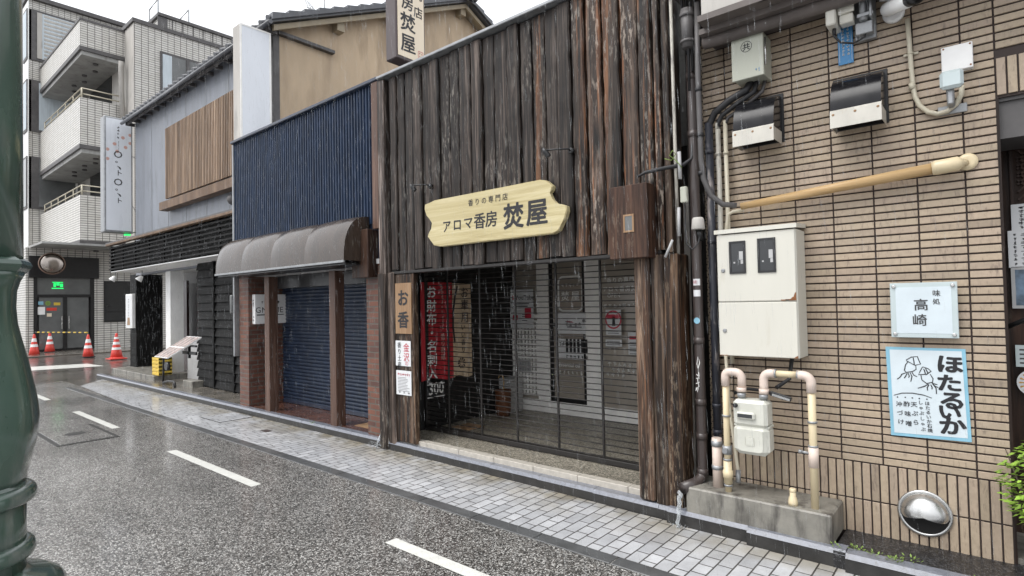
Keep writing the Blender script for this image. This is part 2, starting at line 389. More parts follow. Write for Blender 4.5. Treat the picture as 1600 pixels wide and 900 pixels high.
# ---- lettering: real raised or painted letters, merged into one mesh per sign
_g = {}
def glyph(s, bold, align):
    k = (s, bold, align)
    if k not in _g:
        c = bpy.data.curves.new('letters', 'FONT'); c.body = s; c.size = 1; c.offset = bold; c.resolution_u = 2
        c.align_x = align; c.fill_mode = 'FRONT'
        o = bpy.data.objects.new('letters', c); COL.objects.link(o)
        me = bpy.data.meshes.new_from_object(o.evaluated_get(bpy.context.evaluated_depsgraph_get()))
        _g[k] = ([v.co.copy() for v in me.vertices], [tuple(p.vertices) for p in me.polygons])
        bpy.data.objects.remove(o); bpy.data.curves.remove(c); bpy.data.meshes.remove(me)
    return _g[k]
def put(mb, geo, o, u, v, sx, sy, cx=0, cy=0, rot=0, shear=0, wt=0):
    if wt > .004:            # brush weight: thin layers shifted round the stroke
        nn = u.cross(v)
        for i in range(9):
            a = i*2.4; put(mb, geo, o+(u*math.cos(a)+v*math.sin(a)*.8)*(wt*sy*(0 if i == 0 else .9))+nn*.00012*i, u, v, sx, sy, cx, cy, rot, shear)
        return
    ca, sa = math.cos(rot), math.sin(rot)
    vv = []
    for c in geo[0]:
        x, y = (c.x-cx)*sx, (c.y-cy)*sy
        x += shear*y
        x, y = x*ca-y*sa, x*sa+y*ca
        vv.append(mb.bm.verts.new(o+u*x+v*y))
    fs = []
    for q in geo[1]:
        try: fs.append(mb.bm.faces.new([vv[i] for i in q]))
        except ValueError: pass
    mb._fin(fs)
def write(mb, s, o, u, v, h, bold=.0, align='CENTER', wx=1.0):
    """one line of text, o = middle of its baseline"""
    put(mb, glyph(s, 0, align), Vector(o), Vector(u), Vector(v), h*wx, h, wt=bold)
def column(mb, s, o, u, v, h, pitch=None, bold=.0, jit=.0, wx=1.0):
    """characters one below another, o = centre of the first"""
    o, u, v = Vector(o), Vector(u), Vector(v); pitch = pitch or h*1.02
    for i, ch in enumerate(s):
        if ch == ' ': continue
        put(mb, glyph(ch, 0, 'LEFT'), o-v*pitch*i, u, v, h*wx, h, .5, .38, RND.uniform(-jit, jit), 0, bold)
def row(mb, s, o, u, v, h, pitch=None, bold=.0, jit=.0, wx=1.0, shear=0):
    o, u, v = Vector(o), Vector(u), Vector(v); pitch = pitch or h
    for i, ch in enumerate(s):
        put(mb, glyph(ch, 0, 'LEFT'), o+u*pitch*i, u, v, h*wx, h, .5, .38, RND.uniform(-jit, jit), shear, bold)
def scrawl(mb, o, u, v, w_, h_, n=5):
    """print too small to read: a cell of short strokes"""
    o, u, v = Vector(o), Vector(u), Vector(v); th = min(w_, h_)*.16
    for _ in range(n):
        a, b = RND.uniform(-.42, .42)*w_, RND.uniform(-.42, .42)*h_
        if RND.random() < .6: L, T, e = RND.uniform(.3, .8)*w_, th, u
        else: L, T, e = RND.uniform(.3, .8)*h_, th, v
        f = v if e is u else u
        a0 = max(-.45*w_, min(.45*w_, a)); b0 = max(-.45*h_, min(.45*h_, b))
        c = o+u*a0*.4+v*b0*.8
        mb.quad(*[c+e*(i*L/2)+f*(j*T/2) for i, j in ((-1, -1), (1, -1), (1, 1), (-1, 1))])
def lines(mb, o, u, v, w_, n, pitch, th):
    o, u, v = Vector(o), Vector(u), Vector(v)
    for i in range(n):
        L = w_*RND.uniform(.7, 1); c = o-v*pitch*i
        mb.quad(c-v*th/2, c+u*L-v*th/2, c+u*L+v*th/2, c+v*th/2)
def stroke(mb, pts, o, u, v, wd):
    """brush line through 2-D points on a sign face"""
    o, u, v = Vector(o), Vector(u), Vector(v); P = [Vector(p) for p in pts]; L = []
    for i, p in enumerate(P):
        d = (P[min(i+1, len(P)-1)]-P[max(i-1, 0)]).normalized(); nrm = Vector((-d.y, d.x))
        k = wd*(.55+.45*math.sin(math.pi*(i+.6)/(len(P)+.2)))
        L.append((p+nrm*k/2, p-nrm*k/2))
    for a, b in zip(L, L[1:]):
        mb.quad(*[o+u*q.x+v*q.y for q in (a[0], b[0], b[1], a[1])])
UX, UY, UZ = Vector((1, 0, 0)), Vector((0, 1, 0)), Vector((0, 0, 1))

# ================================================================== THE SETTING
structure('ground', MB().quad((-220, -150, -.02), (80, -150, -.02), (80, 200, -.02), (-220, 200, -.02)), 'asphalt2')
def kerb_y(x):                       # front face of the kerb follows the street, bending slightly near the restaurant
    return 4.155 if x < -5.6 else 4.155-.055*(x+5.6)/3.65 if x < -1.95 else 4.075-.062*(x+1.95)
structure('road', MB().quad((-16.4, .62, 0), (14, .62, 0), (14, 3.21, 0), (-16.0, 3.50, 0), (-17.4, 3.50, 0)), 'asphalt')
mb = MB(); xs = [-15.85, -12, -9, -5.6, -1.95, 14]
for a, b in zip(xs, xs[1:]):
    mb.quad((a, 3.50 if a < -15 else 3.33, .004), (b, 3.33, .004), (b, kerb_y(b)+.02, .004), (a if a > -15 else -17.0, kerb_y(a)+.1 if a < -15 else kerb_y(a)+.02, .004))
structure('pavement', mb, 'paver')
mb = MB(); x = -15.8
while x < 12:
    y0 = 3.21+(.22 if x < -15.3 else .11 if x < -14.6 else 0)
    mb.box(x, x+.622, y0 if x > -14.6 else 3.21, 3.328, -.03, .006, .003); x += .63
structure('border_strip', mb, 'border')
structure('near_pavement', MB().quad((-40, -3, .1), (14, -3, .1), (14, .48, .1), (-40, .48, .1)), 'paver')
mb = MB(); x = -16.8
while x < 12: mb.box(x, x+.595, .48, .62, -.02, .105, .008); x += .6
structure('near_kerb', mb, 'granite')
# kerb along the shops: granite cap on a blackened face
cap, face = MB(), MB(); x = -17.3
while x < 12:
    L = .62 if x < -9.6 else .6; b = min(x+L, 12)
    if x < -1.95 < b-.02: b = -1.95
    y0, y1 = kerb_y(x+.001), kerb_y(b-.001)
    zt = .118 if x > -1.96 else .105
    y0, y1 = (y0+y1)/2, (y0+y1)/2
    cap.prism([(y0, zt-.028), (y0+.018, zt), (y0+.11, zt), (y0+.11, zt-.03)], 0, x+.003, b-.003)
    face.box(x, b, y0+.004, y0+.112, -.02, zt-.0285)
    x = b
structure('kerb', cap, 'granite'); structure('kerb_face', face, 'kerb_dark')
structure('shop_forecourt', MB().box(-17.2, -9.56, 4.27, 5.7, -.02, .095), 'concrete_wet')
structure('gravel_strip', MB().box(-.82, 5, 4.02, 4.47, -.02, .106), 'gravel_dark')
structure('kerb_edge_concrete', MB().box(-1.86, -.83, 4.13, 4.16, -.02, .121), 'concrete')

# road paint
mb = MB()
for a, b in ((-15.6, -13.9), (-11.9, -9.7), (-7.58, -5.42), (-3.37, -1.21), (.8, 2.9)):
    mb.quad((a, 2.515, .004), (b, 2.515, .004), (b, 2.615, .004), (a, 2.615, .004))
structure('lane_marking', mb, 'paint_white')
structure('stop_line', MB().quad((-23.9, 1.5, -.012), (-22.2, 1.5, -.012), (-21.0, 5.25, -.012), (-22.5, 5.15, -.012)), 'paint_white')
structure('far_pavement', MB().box(-31.5, -27.6, 4.3, 40, -.02, .03, .01), 'concrete_wet')

# ================================================================== TIMBER INCENSE SHOP
def tintc(lo, hi, warm=0):
    k = RND.uniform(lo, hi); return (k*(1+warm), k*(1+warm*.25), k*(1-warm*.4))
WX0, WX1, WZ0, WZ1 = -5.46, -1.965, 2.10, 4.395
shop = thing('timber_shop', 'single storey shop clad in dark weathered vertical boards with a roll down grille', 'shop', (-3.7, 4.3, 0))
edges = [-5.39, -5.26, -5.12, -4.97, -4.82, -4.68, -4.53, -4.37, -4.22, -4.04, -3.89, -3.74, -3.56, -3.40, -3.25, -3.10, -2.95, -2.79, -2.64, -2.48, -2.31, -2.15, -2.02, -1.965]
mb = MB()
for i, (a, b) in enumerate(zip(edges, edges[1:])):
    gap = RND.uniform(.008, .022); a2, b2 = a+.004, b-gap if b < -2.0 else b
    dp = RND.uniform(.02, .055); zb, zt = WZ0+RND.uniform(-.02, .01), WZ1-RND.uniform(.01, .03)
    warm = .0
    k = RND.uniform(.75, 1.15)
    if i in (18, 20, 22): warm = .1; k = RND.uniform(1.1, 1.4)
    tt = (k*(1+warm), k*(1+warm*.15), k*(1-warm*.35))
    N = 18; jx = [RND.uniform(-.006, .006) for _ in range(N+1)]; jb = [RND.uniform(-.007, .007) for _ in range(N+1)]
    lean = RND.uniform(-.008, .008); rings = []
    for s in range(N+1):
        f = s/N; z = zb+(zt-zb)*f; l = a2+jx[s]+lean*f; r = b2+jb[s]+lean*f; y = 4.215
        wd = r-l; d = dp+RND.uniform(-.003, .003)
        rings.append([mb.bm.verts.new(p) for p in ((l, y+.02, z), (l, y-d*.72, z), (l+wd*.07, y-d*.97, z), (l+wd*.5, y-d, z), (l+wd*.93, y-d*.96, z), (r, y-d*.7, z), (r, y+.02, z))])
    mb.mi = 1 if i in (14, 17, 18, 19, 20, 21, 22) else 0
    fs = [mb.bm.faces.new(rings[0]), mb.bm.faces.new(rings[-1])]
    for s in range(N):
        for q in range(6):
            fs.append(mb.bm.faces.new((rings[s][q], rings[s][q+1], rings[s+1][q+1], rings[s+1][q])))
    mb._fin(fs, tt)
obj('cladding', mb, ['board', 'board_warm'], shop, False)
mb = MB(); mb.box(WX0, WX1, 4.236, 4.33, WZ0-.02, WZ1, 0, (.35, .33, .33)); obj('backing', mb, 'dark', shop)
mb = MB(); mb.box(-5.56, -1.90, 4.11, 4.36, WZ1-.002, WZ1+.030, .006); obj('cap_flashing', mb, 'grey_metal', shop)
mb = MB(); mb.box(-5.40, -1.99, 4.17, 4.30, 2.055, 2.085, .004); mb.box(-5.42, -1.97, 4.30, 4.72, 2.11, 2.16); obj('lintel', mb, 'grille', shop)
# timber returns and the jambs
mb = MB(); mb.box(-5.585, -5.465, 4.14, 4.30, .03, 4.385, .012, (2.1, 2.2, 2.3)); obj('corner_post', mb, 'board', shop)
mb = MB(); mb.box(-5.46, -5.335, 4.155, 4.30, 0.03, 2.08, .014, (1.5, 1.45, 1.4)); mb.box(-5.60, -5.47, 4.12, 4.24, 0.0, 2.08, .016, (1.3, 1.25, 1.2)); obj('jamb', mb, 'board', shop)
mb = MB(); mb.box(-5.33, -5.035, 4.18, 4.25, .12, 2.05, .008, (.9, .85, .8)); mb.box(-5.03, -4.995, 4.172, 4.24, .12, 2.05, .008, (1.1, .95, .8)); obj('sign_board_jamb', mb, 'post_wood', shop)
mb = MB()
for a, b, y0, tn in ((-2.205, -2.075, 4.115, (1.7, 1.6, 1.5)), (-2.07, -1.96, 4.13, (.75, .7, .65)), (-1.955, -1.835, 4.12, (.95, .8, .65))):
    mb.box(a, b, y0, 4.34, .115 if a < -2.1 else .075, 2.05, .012, tn)
obj('jamb', mb, 'post_wood', shop)
mb = MB(); mb.box(-1.945, -1.895, 4.17, 4.40, 2.06, 4.385, .006, (.8, .75, .7)); obj('side_board', mb, 'post_wood', shop)
# inside
mb = MB(); mb.box(-5.5, -1.9, 4.3, 6.7, -.02, .125); obj('floor', mb, 'gravel_pale', shop)
mb = MB(); x = -5.36
while x < -2.25: mb.box(x, min(x+.50, -2.215)-.004, 4.215, 4.305, .10, .155, .004); x += .50
obj('threshold', mb, 'stone_pale', shop)
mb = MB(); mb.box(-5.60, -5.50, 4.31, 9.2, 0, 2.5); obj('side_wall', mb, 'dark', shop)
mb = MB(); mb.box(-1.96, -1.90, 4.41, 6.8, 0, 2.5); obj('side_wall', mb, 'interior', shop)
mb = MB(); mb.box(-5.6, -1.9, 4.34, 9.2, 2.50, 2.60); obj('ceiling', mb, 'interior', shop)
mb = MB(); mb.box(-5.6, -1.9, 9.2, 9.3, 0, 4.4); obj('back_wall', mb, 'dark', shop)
mb = MB(); mb.box(-5.58, -1.9, 4.38, 9.2, 4.28, 4.32); obj('roof', mb, 'grey_metal', shop)
# roll-down grille
grl = MB(); z = .20
while z < 2.06:
    grl.tube([(-5.48, 4.75, z), (-2.22, 4.75, z)], .0056, 6); z += .0575
grille = obj('roller_grille', grl, 'grille', shop)
for x in (-5.06, -4.52, -3.99, -3.44, -2.91):
    mb = MB(); mb.box(x-.011, x+.011, 4.742, 4.764, .17, 2.10, .003); obj('stile', mb, 'grille', grille)
for x in (-5.47, -2.225):
    mb = MB(); mb.box(x-.022, x+.022, 4.725, 4.785, .125, 2.48, .003); obj('guide_rail', mb, 'grille', grille)
mb = MB(); mb.box(-5.48, -2.22, 4.725, 4.78, .135, .185, .004); obj('bottom_bar', mb, 'grille', grille)
# glazed front set back inside
GY = 6.5
def gx(px): return at(px, 540, GY)[0]
fr = MB()
def post(a, b, z0=.13, z1=2.45, d=.05): fr.box(a, b, GY-d, GY+.03, z0, z1, .006)
P = [gx(783), gx(793), gx(843), gx(861), gx(918), gx(942), gx(999)]
post(P[0], P[1]); post(P[2], P[3]); post(P[4], P[5]); post(gx(1012), -1.93)
fr.box(P[0], -1.93, GY-.045, GY+.025, .13, .30, .006); fr.box(P[1], P[2], GY-.04, GY+.02, 1.46, 1.52, .004)
fr.box(P[0], -1.93, GY-.04, GY+.02, 2.24, 2.45, .004)
front = obj('glazed_front', fr, 'alu', shop)
for a, b in ((P[1], P[2]), (P[3], P[4]), (P[5], gx(1012))):
    mb = MB(); mb.box(a-.01, b+.01, GY+.003, GY+.012, .28, 2.3); obj('pane', mb, 'glass_brown', front)
mb = MB(); mb.box(P[1]-.01, -1.95, GY+.05, GY+.06, .13, 2.45); obj('blind', mb, 'interior', front)
fr = MB()
for q in (P[3], P[4]-.05): fr.box(q, q+.05, GY-.03, GY+.002, .30, 2.24, .004)
for z0, z1 in ((.30, .36), (1.34, 1.40)): fr.box(P[3]+.05, P[4]-.05, GY-.03, GY+.002, z0, z1, .004)
obj('door_frame', fr, 'black', front)
# lattice panel in the lower half of the first light
la = MB(); a, b = P[1]+.02, P[2]-.02; n = 9
for i in range(n+1):
    x = a+(b-a)*i/n; la.box(x-.016, x+.016, GY-.035, GY-.012, .36, 1.42)
for j in range(17):
    z = .36+(1.42-.36)*j/16; la.box(a, b, GY-.034, GY-.013, z-.011, z+.011)
obj('lattice_panel', la, 'alu', front)
lt = MB(); u, v = UX, UZ
x, z = at(973, 437, GY-.02); row(lt, '香りの専門店', (x-.21, GY-.006, z), u, v, .075, .083, .02)
x, z = at(970, 451, GY-.02); row(lt, 'アロマ香房焚屋', (x-.24, GY-.006, z), u, v, .075, .083, .02)
x, z = at(958, 461, GY-.02); write(lt, 'OPEN', (x, GY-.006, z-.03), u, v, .075, .01)
for px, py, n in ((955, 478, 4), (985, 477, 3), (962, 569, 5), (968, 578, 6), (960, 585, 4)):
    x, z = at(px, py, GY-.02)
    for i in range(n): scrawl(lt, (x+i*.075-.1, GY-.006, z), u, v, .06, .055, 6)
# rounded emblem on the door glass
x, z = at(890, 459, GY-.02); r = .20; hw, hh = .21, .25
def rr(w_, h_, r_): 
    out = []
    for cx_, cz_, a0 in ((w_-r_, h_-r_, 0), (-w_+r_, h_-r_, 90), (-w_+r_, -h_+r_, 180), (w_-r_, -h_+r_, 270)):
        out += [(cx_+r_*math.cos(rad(a0+k*15)), cz_+r_*math.sin(rad(a0+k*15))) for k in range(7)]
    return out
A, B = rr(hw, hh, .09), rr(hw-.026, hh-.026, .07)
for i in range(len(A)):
    j = (i+1) % len(A); lt.quad(*[(x+p[0], GY-.007, z+p[1]) for p in (A[i], A[j], B[j], B[i])])
row(lt, '焚屋', (x-.085, GY-.007, z-.03), u, v, .14, .17, .015)
for i in range(5): scrawl(lt, (x-.12+i*.06, GY-.007, z+.12), u, v, .05, .05)
x, z = at(890, 571, GY-.02); write(lt, 'Essential oil', (x, GY-.034, z-.02), u, v, .075, .008)
for i in range(7): scrawl(lt, (x-.22+i*.07, GY-.034, z-.10), u, v, .055, .05)
obj('lettering', lt, 'ink_white', front)
obj('light_rail', MB().box(-5.4, -2.0, 4.9, 5.0, 2.44, 2.495), 'grille', shop)

def flat_sign(name, label, cat, y, x0, x1, z0, z1, mat, th=.006, group=None, t2=None):
    """thin board on a wall plane facing the street; y is its front"""
    o = obj(name, MB().box(x0, x1, y, y+th, z0, z1, min(.002, th*.2)), mat)
    return tag(o, label, cat, group)
def inked(parent, mb, mat, name='lettering'): return obj(name, mb, mat, parent)

# ---------------- notices on the glazing
def glass_sheet(px0, py0, px1, py1, label, mat='paper', name='poster', y=GY-.06):
    (x0, z1), (x1, z0) = at(px0, py0, y), at(px1, py1, y)
    return flat_sign(name, label, 'poster', y, x0, x1, z0, z1, mat, .004), x0, x1, z0, z1, y-.0015
o, x0, x1, z0, z1, y = glass_sheet(797, 453, 834, 513, 'white YouTube poster with crimson squares taped inside the shop glass', 'paper')
mb = MB(); write(mb, 'YouTube', ((x0+x1)/2+.06, y, z1-.15), UX, UZ, .095, .01)
lines(mb, (x0+.05, y, z1-.21), UX, UZ, (x1-x0)-.1, 2, .035, .014); lines(mb, (x0+.22, y, z0+.2), UX, UZ, .12, 4, .03, .01); inked(o, mb, 'ink')
mb = MB(); mb.quad(*[(x0+a, y, z1-b) for a, b in ((.04, .15), (.12, .15), (.12, .09), (.04, .09))]); mb.quad(*[(x1-.16+a, y, z1-.42+b) for a, b in ((0, 0), (.12, 0), (.12, .16), (0, .16))]); mb.quad(*[(x0+.04+a, y, z0+.12+b) for a, b in ((0, 0), (.1, 0), (.1, .07), (0, .07))]); inked(o, mb, 'ink_red', 'print')
o, x0, x1, z0, z1, y = glass_sheet(867, 488, 915, 522, 'white landscape card hung on the dark shop door above the oil chart', 'paper')
mb = MB()
for i in range(5): scrawl(mb, (x0+.2+i*.07, y, (z0+z1)/2-.03*math.sin(i)), UX, UZ, .08, .07)
lines(mb, (x0+.2, y, z0+.09), UX, UZ, .32, 1, .03, .02); inked(o, mb, 'ink_grey')
mb = MB(); scrawl(mb, ((x0+x1)/2, y-.001, z1-.13), UX, UZ, .12, .05); inked(o, mb, 'ink_red', 'print')
o, x0, x1, z0, z1, y = glass_sheet(871, 529, 912, 563, 'grey chart of oil bottles on the dark shop door', 'paper')
mb = MB()
for i in range(8): scrawl(mb, (x0+.05+i*(x1-x0-.1)/7, y, z1-.07), UX, UZ, .05, .06)
for i in range(6): mb.quad(*[(x0+.14+i*.062+a, y, z0+b) for a, b in ((0, .1), (.04, .1), (.04, .28), (0, .28))]); scrawl(mb, (x0+.16+i*.062, y, z0+.04), UX, UZ, .05, .05)
inked(o, mb, 'ink')
o, x0, x1, z0, z1, y = glass_sheet(946, 484, 971, 524, 'white notice with a crimson bar and crossed out ring on the shop window', 'paper')
mb = MB(); mb.quad(*[(p, y, q) for p, q in ((x0+.02, z1-.12), (x1-.02, z1-.12), (x1-.02, z1-.06), (x0+.02, z1-.06))])
cx, cz = (x0+x1)/2, z0+.2
for k in range(24):
    a, b = k*math.pi/12, (k+1)*math.pi/12
    mb.quad(*[(cx+r_*math.cos(t_), y, cz+r_*math.sin(t_)) for r_, t_ in ((.12, a), (.12, b), (.10, b), (.10, a))])
inked(o, mb, 'ink_red', 'print')
mb = MB(); mb.quad((cx-.02, y, cz-.08), (cx+.03, y, cz-.08), (cx+.02, y, cz+.04), (cx-.01, y, cz+.04)); lines(mb, (x0+.03, y, z0+.05), UX, UZ, .2, 2, .025, .008); inked(o, mb, 'ink')
o, x0, x1, z0, z1, y = glass_sheet(946, 530, 972, 542, 'small white strip notice under the crossed out ring notice', 'paper')
mb = MB(); lines(mb, (x0+.02, y, z1-.03), UX, UZ, .2, 3, .035, .012); inked(o, mb, 'ink_grey')
o, x0, x1, z0, z1, y = glass_sheet(981, 519, 999, 555, 'tall narrow white notice beside the timber jamb on the shop window', 'paper')
mb = MB(); mb.quad(*[(p, y, q) for p, q in ((x0+.02, z1-.09), (x1-.02, z1-.09), (x1-.02, z1-.05), (x0+.02, z1-.05))]); inked(o, mb, 'ink_red', 'print')
mb = MB(); lines(mb, (x0+.02, y, z1-.13), UX, UZ, .14, 5, .035, .01); inked(o, mb, 'ink_grey')
o, x0, x1, z0, z1, y = glass_sheet(809, 561, 829, 581, 'small pale card hung on the white lattice panel', 'off_white')
mb = MB()
for i in range(4): scrawl(mb, (x0+.05+i*.05, y, (z0+z1)/2+.03), UX, UZ, .04, .05); scrawl(mb, (x0+.05+i*.05, y, (z0+z1)/2-.05), UX, UZ, .04, .05)
inked(o, mb, 'ink_grey')

# ---------------- banners on the side wall inside
BX = -5.47
def by(px): 
    d = CR*((px-800)/F_PX) - CU*((520-450)/F_PX) + CF
    return d.y*BX/d.x
def bz(px, py):
    d = CR*((px-800)/F_PX) - CU*((py-450)/F_PX) + CF
    return CAM_Z+d.z*BX/d.x
def banner(name, label, ya, yb, z0, z1, mat, off=0):
    mb = MB(); n = 12
    F = [[(BX+off+.008*math.sin(i*1.6), ya+(yb-ya)*i/n, z0+.02*math.sin(i*.5)), (BX+off+.006*math.sin(i*1.9+1), ya+(yb-ya)*i/n, z1)] for i in range(n+1)]
    for p, q in zip(F, F[1:]):
        mb.quad(p[0], q[0], q[1], p[1]); mb.quad(*[(a[0]-.004, a[1], a[2]) for a in (p[1], q[1], q[0], p[0])])
    return tag(obj(name, mb, mat), label, 'banner')
y0, y1, y2 = by(656), by(706), by(736)
rb = banner('fabric_banner', 'crimson fabric banner with white vertical lettering hanging behind the grille', y0, y1, bz(660, 596), bz(660, 441), 'cloth_red', .02)
mb = MB(); xx = BX+.036
column(mb, 'お財布・名刺入', (xx, by(672), bz(672, 456)), UY, UZ, .17, .172, .022); inked(rb, mb, 'ink_white')
mb = MB(); column(mb, '香り彩紙', (xx, by(689), bz(689, 526)), UY, UZ, .085, .085, .012)
for i in range(9): scrawl(mb, (xx, by(689), bz(689, 512)+i*.065), UY, UZ, .045, .05)
inked(rb, mb, 'ink_pale', 'small_lettering')
bb = banner('fabric_banner', 'beige fabric banner with brown lettering next to the crimson banner', y1+.01, y2, bz(720, 588), bz(720, 443), 'cloth_beige', .008)
mb = MB(); xx = BX+.022
column(mb, 'お車用', (xx, by(725), bz(725, 457)), UY, UZ, .15, .165, .012); column(mb, 'いい香り', (xx, by(722), bz(722, 511)), UY, UZ, .085, .10, .01)
cy_, cz_ = by(719), bz(719, 567)
for k in range(10):
    a = k*math.pi/5; mb.quad(*[(xx, cy_+.075*r_*math.cos(a+d_), cz_+.075*r_*math.sin(a+d_)) for r_, d_ in ((.3, 0), (.9, -.2), (1, 0), (.9, .2))])
inked(bb, mb, 'sign_brown')
mb = MB(); stroke(mb, [(.0, .0), (-.05, -.15), (-.085, -.35), (-.09, -.55), (-.06, -.75)], (xx, by(714), bz(714, 447)), UY, UZ, .035); inked(bb, mb, 'ink', 'brush_stroke')
tb = tag(obj('price_tag', MB().box(BX+.02, BX+.028, by(663), by(692), bz(676, 622), bz(676, 598)), 'ink'), 'black price card reading 300 hanging below the crimson banner', 'price tag')
mb = MB(); write(mb, '300', (BX+.0295, (by(663)+by(692))/2, bz(676, 616)), UY, UZ, .22, .012, 'CENTER', .8)
q0, q1, q2, q3 = by(663)+.01, by(692)-.01, bz(676, 622)+.01, bz(676, 598)-.01
for A in (((q0, q2), (q1, q2), (q1, q2+.012), (q0, q2+.012)), ((q0, q3-.012), (q1, q3-.012), (q1, q3), (q0, q3))): mb.quad(*[(BX+.0295, a, b) for a, b in A])
inked(tb, mb, 'ink_white')
# things standing in the porch
t = thing('umbrella_stand', 'reddish brown umbrella pot with a crooked cane in the dark porch', 'umbrella stand', (-5.25, 5.95, .125))
obj('pot', MB().lathe([(.09, 0), (.11, .1), (.115, .34), (.12, .36), (.10, .36), (.09, .05)], (-5.25, 5.95, .125), n=20), 'terracotta', t)
obj('cane', MB().tube([(-5.25, 5.95, .2), (-5.22, 5.94, .62), (-5.23, 5.93, .68), (-5.28, 5.92, .69), (-5.30, 5.92, .65)], .008, 8), 'rod_wood', t)
(x0, z1), (x1, z0) = at(781, 590, 6.2), at(803, 640, 6.2)
tag(obj('waste_bin', MB().prism([(x0, .125), (x1-.02, .125), (x1, z1), (x0-.02, z1)], 1, 6.15, 6.42), 'off_white'), 'plain grey white bin standing at the foot of the lattice panel', 'bin')
tag(obj('floor_mat', MB().box(-5.30, -5.0, 5.02, 5.30, .126, .136, .002), 'plaque_wood'), 'small brown mat lying on the gravel floor behind the grille', 'mat')

# ---------------- carved name sign
NY = 4.10
pts = [(300, 490), (365, 462), (1035, 330), (1075, 335), (1115, 370), (1110, 395), (1095, 415), (1112, 455), (1135, 480), (1180, 488), (1205, 500), (1208, 530), (1195, 575), (1178, 605), (1155, 655), (1120, 675), (400, 758), (358, 750), (340, 715), (318, 695), (325, 670), (345, 645), (350, 605), (330, 580), (310, 560), (298, 520)]
Pn = [at(590+a/4.09, 200+b/4.09, NY) for a, b in pts]
mb = MB(); mb.prism(Pn, 1, NY, NY+.055)
es = [e for e in mb.bm.edges if all(abs(v.co.y-NY) < 1e-5 for v in e.verts)]
bmesh.ops.bevel(mb.bm, geom=es, offset=.007, segments=2, affect='EDGES')
ns = tag(obj('shop_name_board', mb, 'sign_wood'), 'pale carved wooden shop name board with ragged ends on the dark boards', 'sign')
mb = MB(); yb = NY-.0015
def npt(a, b): x, z = at(590+a/4.09, 200+b/4.09, NY); return (x, yb, z)
a, b = Vector(npt(595, 478)), Vector(npt(815, 440)); row(mb, '香りの専門店', a, UX, UZ, .072, (b-a).x/5, .008)
a, b = Vector(npt(442, 628)), Vector(npt(728, 580))
for i, ch in enumerate('アロマ香房'): column(mb, ch, a+(b-a)*i/4, UX, UZ, .135 if i < 3 else .165, None, .022, .05)
for ch, p in (('焚', (868, 560)), ('屋', (1018, 535))): column(mb, ch, npt(*p), UX, UZ, .255, None, .034, .0)
obj('lettering', mb, 'ink', ns)

# ---------------- plaque and notices on the jamb
def jamb_sign(px0, py0, px1, py1, name, label, mat, y=4.158, th=.018):
    (x0, z1), (x1, z0) = at(px0, py0, y), at(px1, py1, y)
    return flat_sign(name, label, 'sign' if name != 'paper_notice' else 'notice', y, x0, x1, z0, z1, mat, th), x0, x1, z0, z1, y-.0015
o, x0, x1, z0, z1, y = jamb_sign(617, 443, 643, 522, 'wooden_plaque', 'brown wooden plaque lettered in black brush strokes on the timber jamb', 'plaque_wood')
mb = MB(); column(mb, 'お香', ((x0+x1)/2, y, z1-.17), UX, UZ, .20, .25, .035, .03); inked(o, mb, 'ink')
o, x0, x1, z0, z1, y = jamb_sign(618, 532, 642, 573, 'paper_notice', 'white paper with crimson and black vertical lettering below the wooden plaque', 'paper', 4.17, .004)
mb = MB(); column(mb, '香り土産', (x0+.07, y, z1-.05), UX, UZ, .07, .075, .006, .04); inked(o, mb, 'ink')
mb = MB(); column(mb, '金沢', (x1-.075, y, z1-.075), UX, UZ, .105, .11, .008); column(mb, 'の', (x1-.07, y, z1-.255), UX, UZ, .065, None, .004); inked(o, mb, 'ink_red', 'red_lettering')
o, x0, x1, z0, z1, y = jamb_sign(619, 578, 643, 619, 'paper_notice', 'lowest paper on the jamb with a red heading and fine print', 'paper', 4.165, .004)
mb = MB()
for i in range(7): scrawl(mb, (x0+.04+i*.033, y, z1-.045), UX, UZ, .03, .034, 6)
inked(o, mb, 'ink_red', 'red_lettering')
mb = MB(); lines(mb, (x0+.03, y, z1-.08), UX, UZ, .21, 10, .017, .006)
for i in range(3): scrawl(mb, (x0+.06+i*.08, y, z0+.03), UX, UZ, .05, .03, 6)
inked(o, mb, 'ink_grey')

# ---------------- spotlights over the name board
def spot(xa, za, ya, xh, zh, yh, label):
    t = thing('sign_spotlight', label, 'spotlight', (xa, ya, za), 'spotlights over the carved name board')
    obj('wall_mount', MB().lathe([(.028, 0), (.03, -.02), (.02, -.035)], (xa, ya, za), 1, 14), 'black', t)
    obj('arm', MB().tube([(xa, ya-.03, za), (xa, ya-.06, za+.01), ((xa+xh)/2, (ya+yh)/2-.02, (za+zh)/2+.01), (xh, yh, zh)], .0075, 8), 'black', t)
    d = Vector((.35, .4, -.8)).normalized(); p = Vector((xh, yh, zh))
    obj('lamp_head', MB().tube([p-d*.02, p+d*.015, p+d*.06, p+d*.07], [.012, .022, .027, .027], 14), 'black', t)
spot(-4.66, 2.985, 4.16, -4.80, 2.99, 4.00, 'thin black spotlight above the ragged end of the name board near the corner post')
spot(-2.80, 3.02, 4.16, -2.98, 3.03, 3.99, 'stubby black spotlight on the boards nearer the brown meter box')

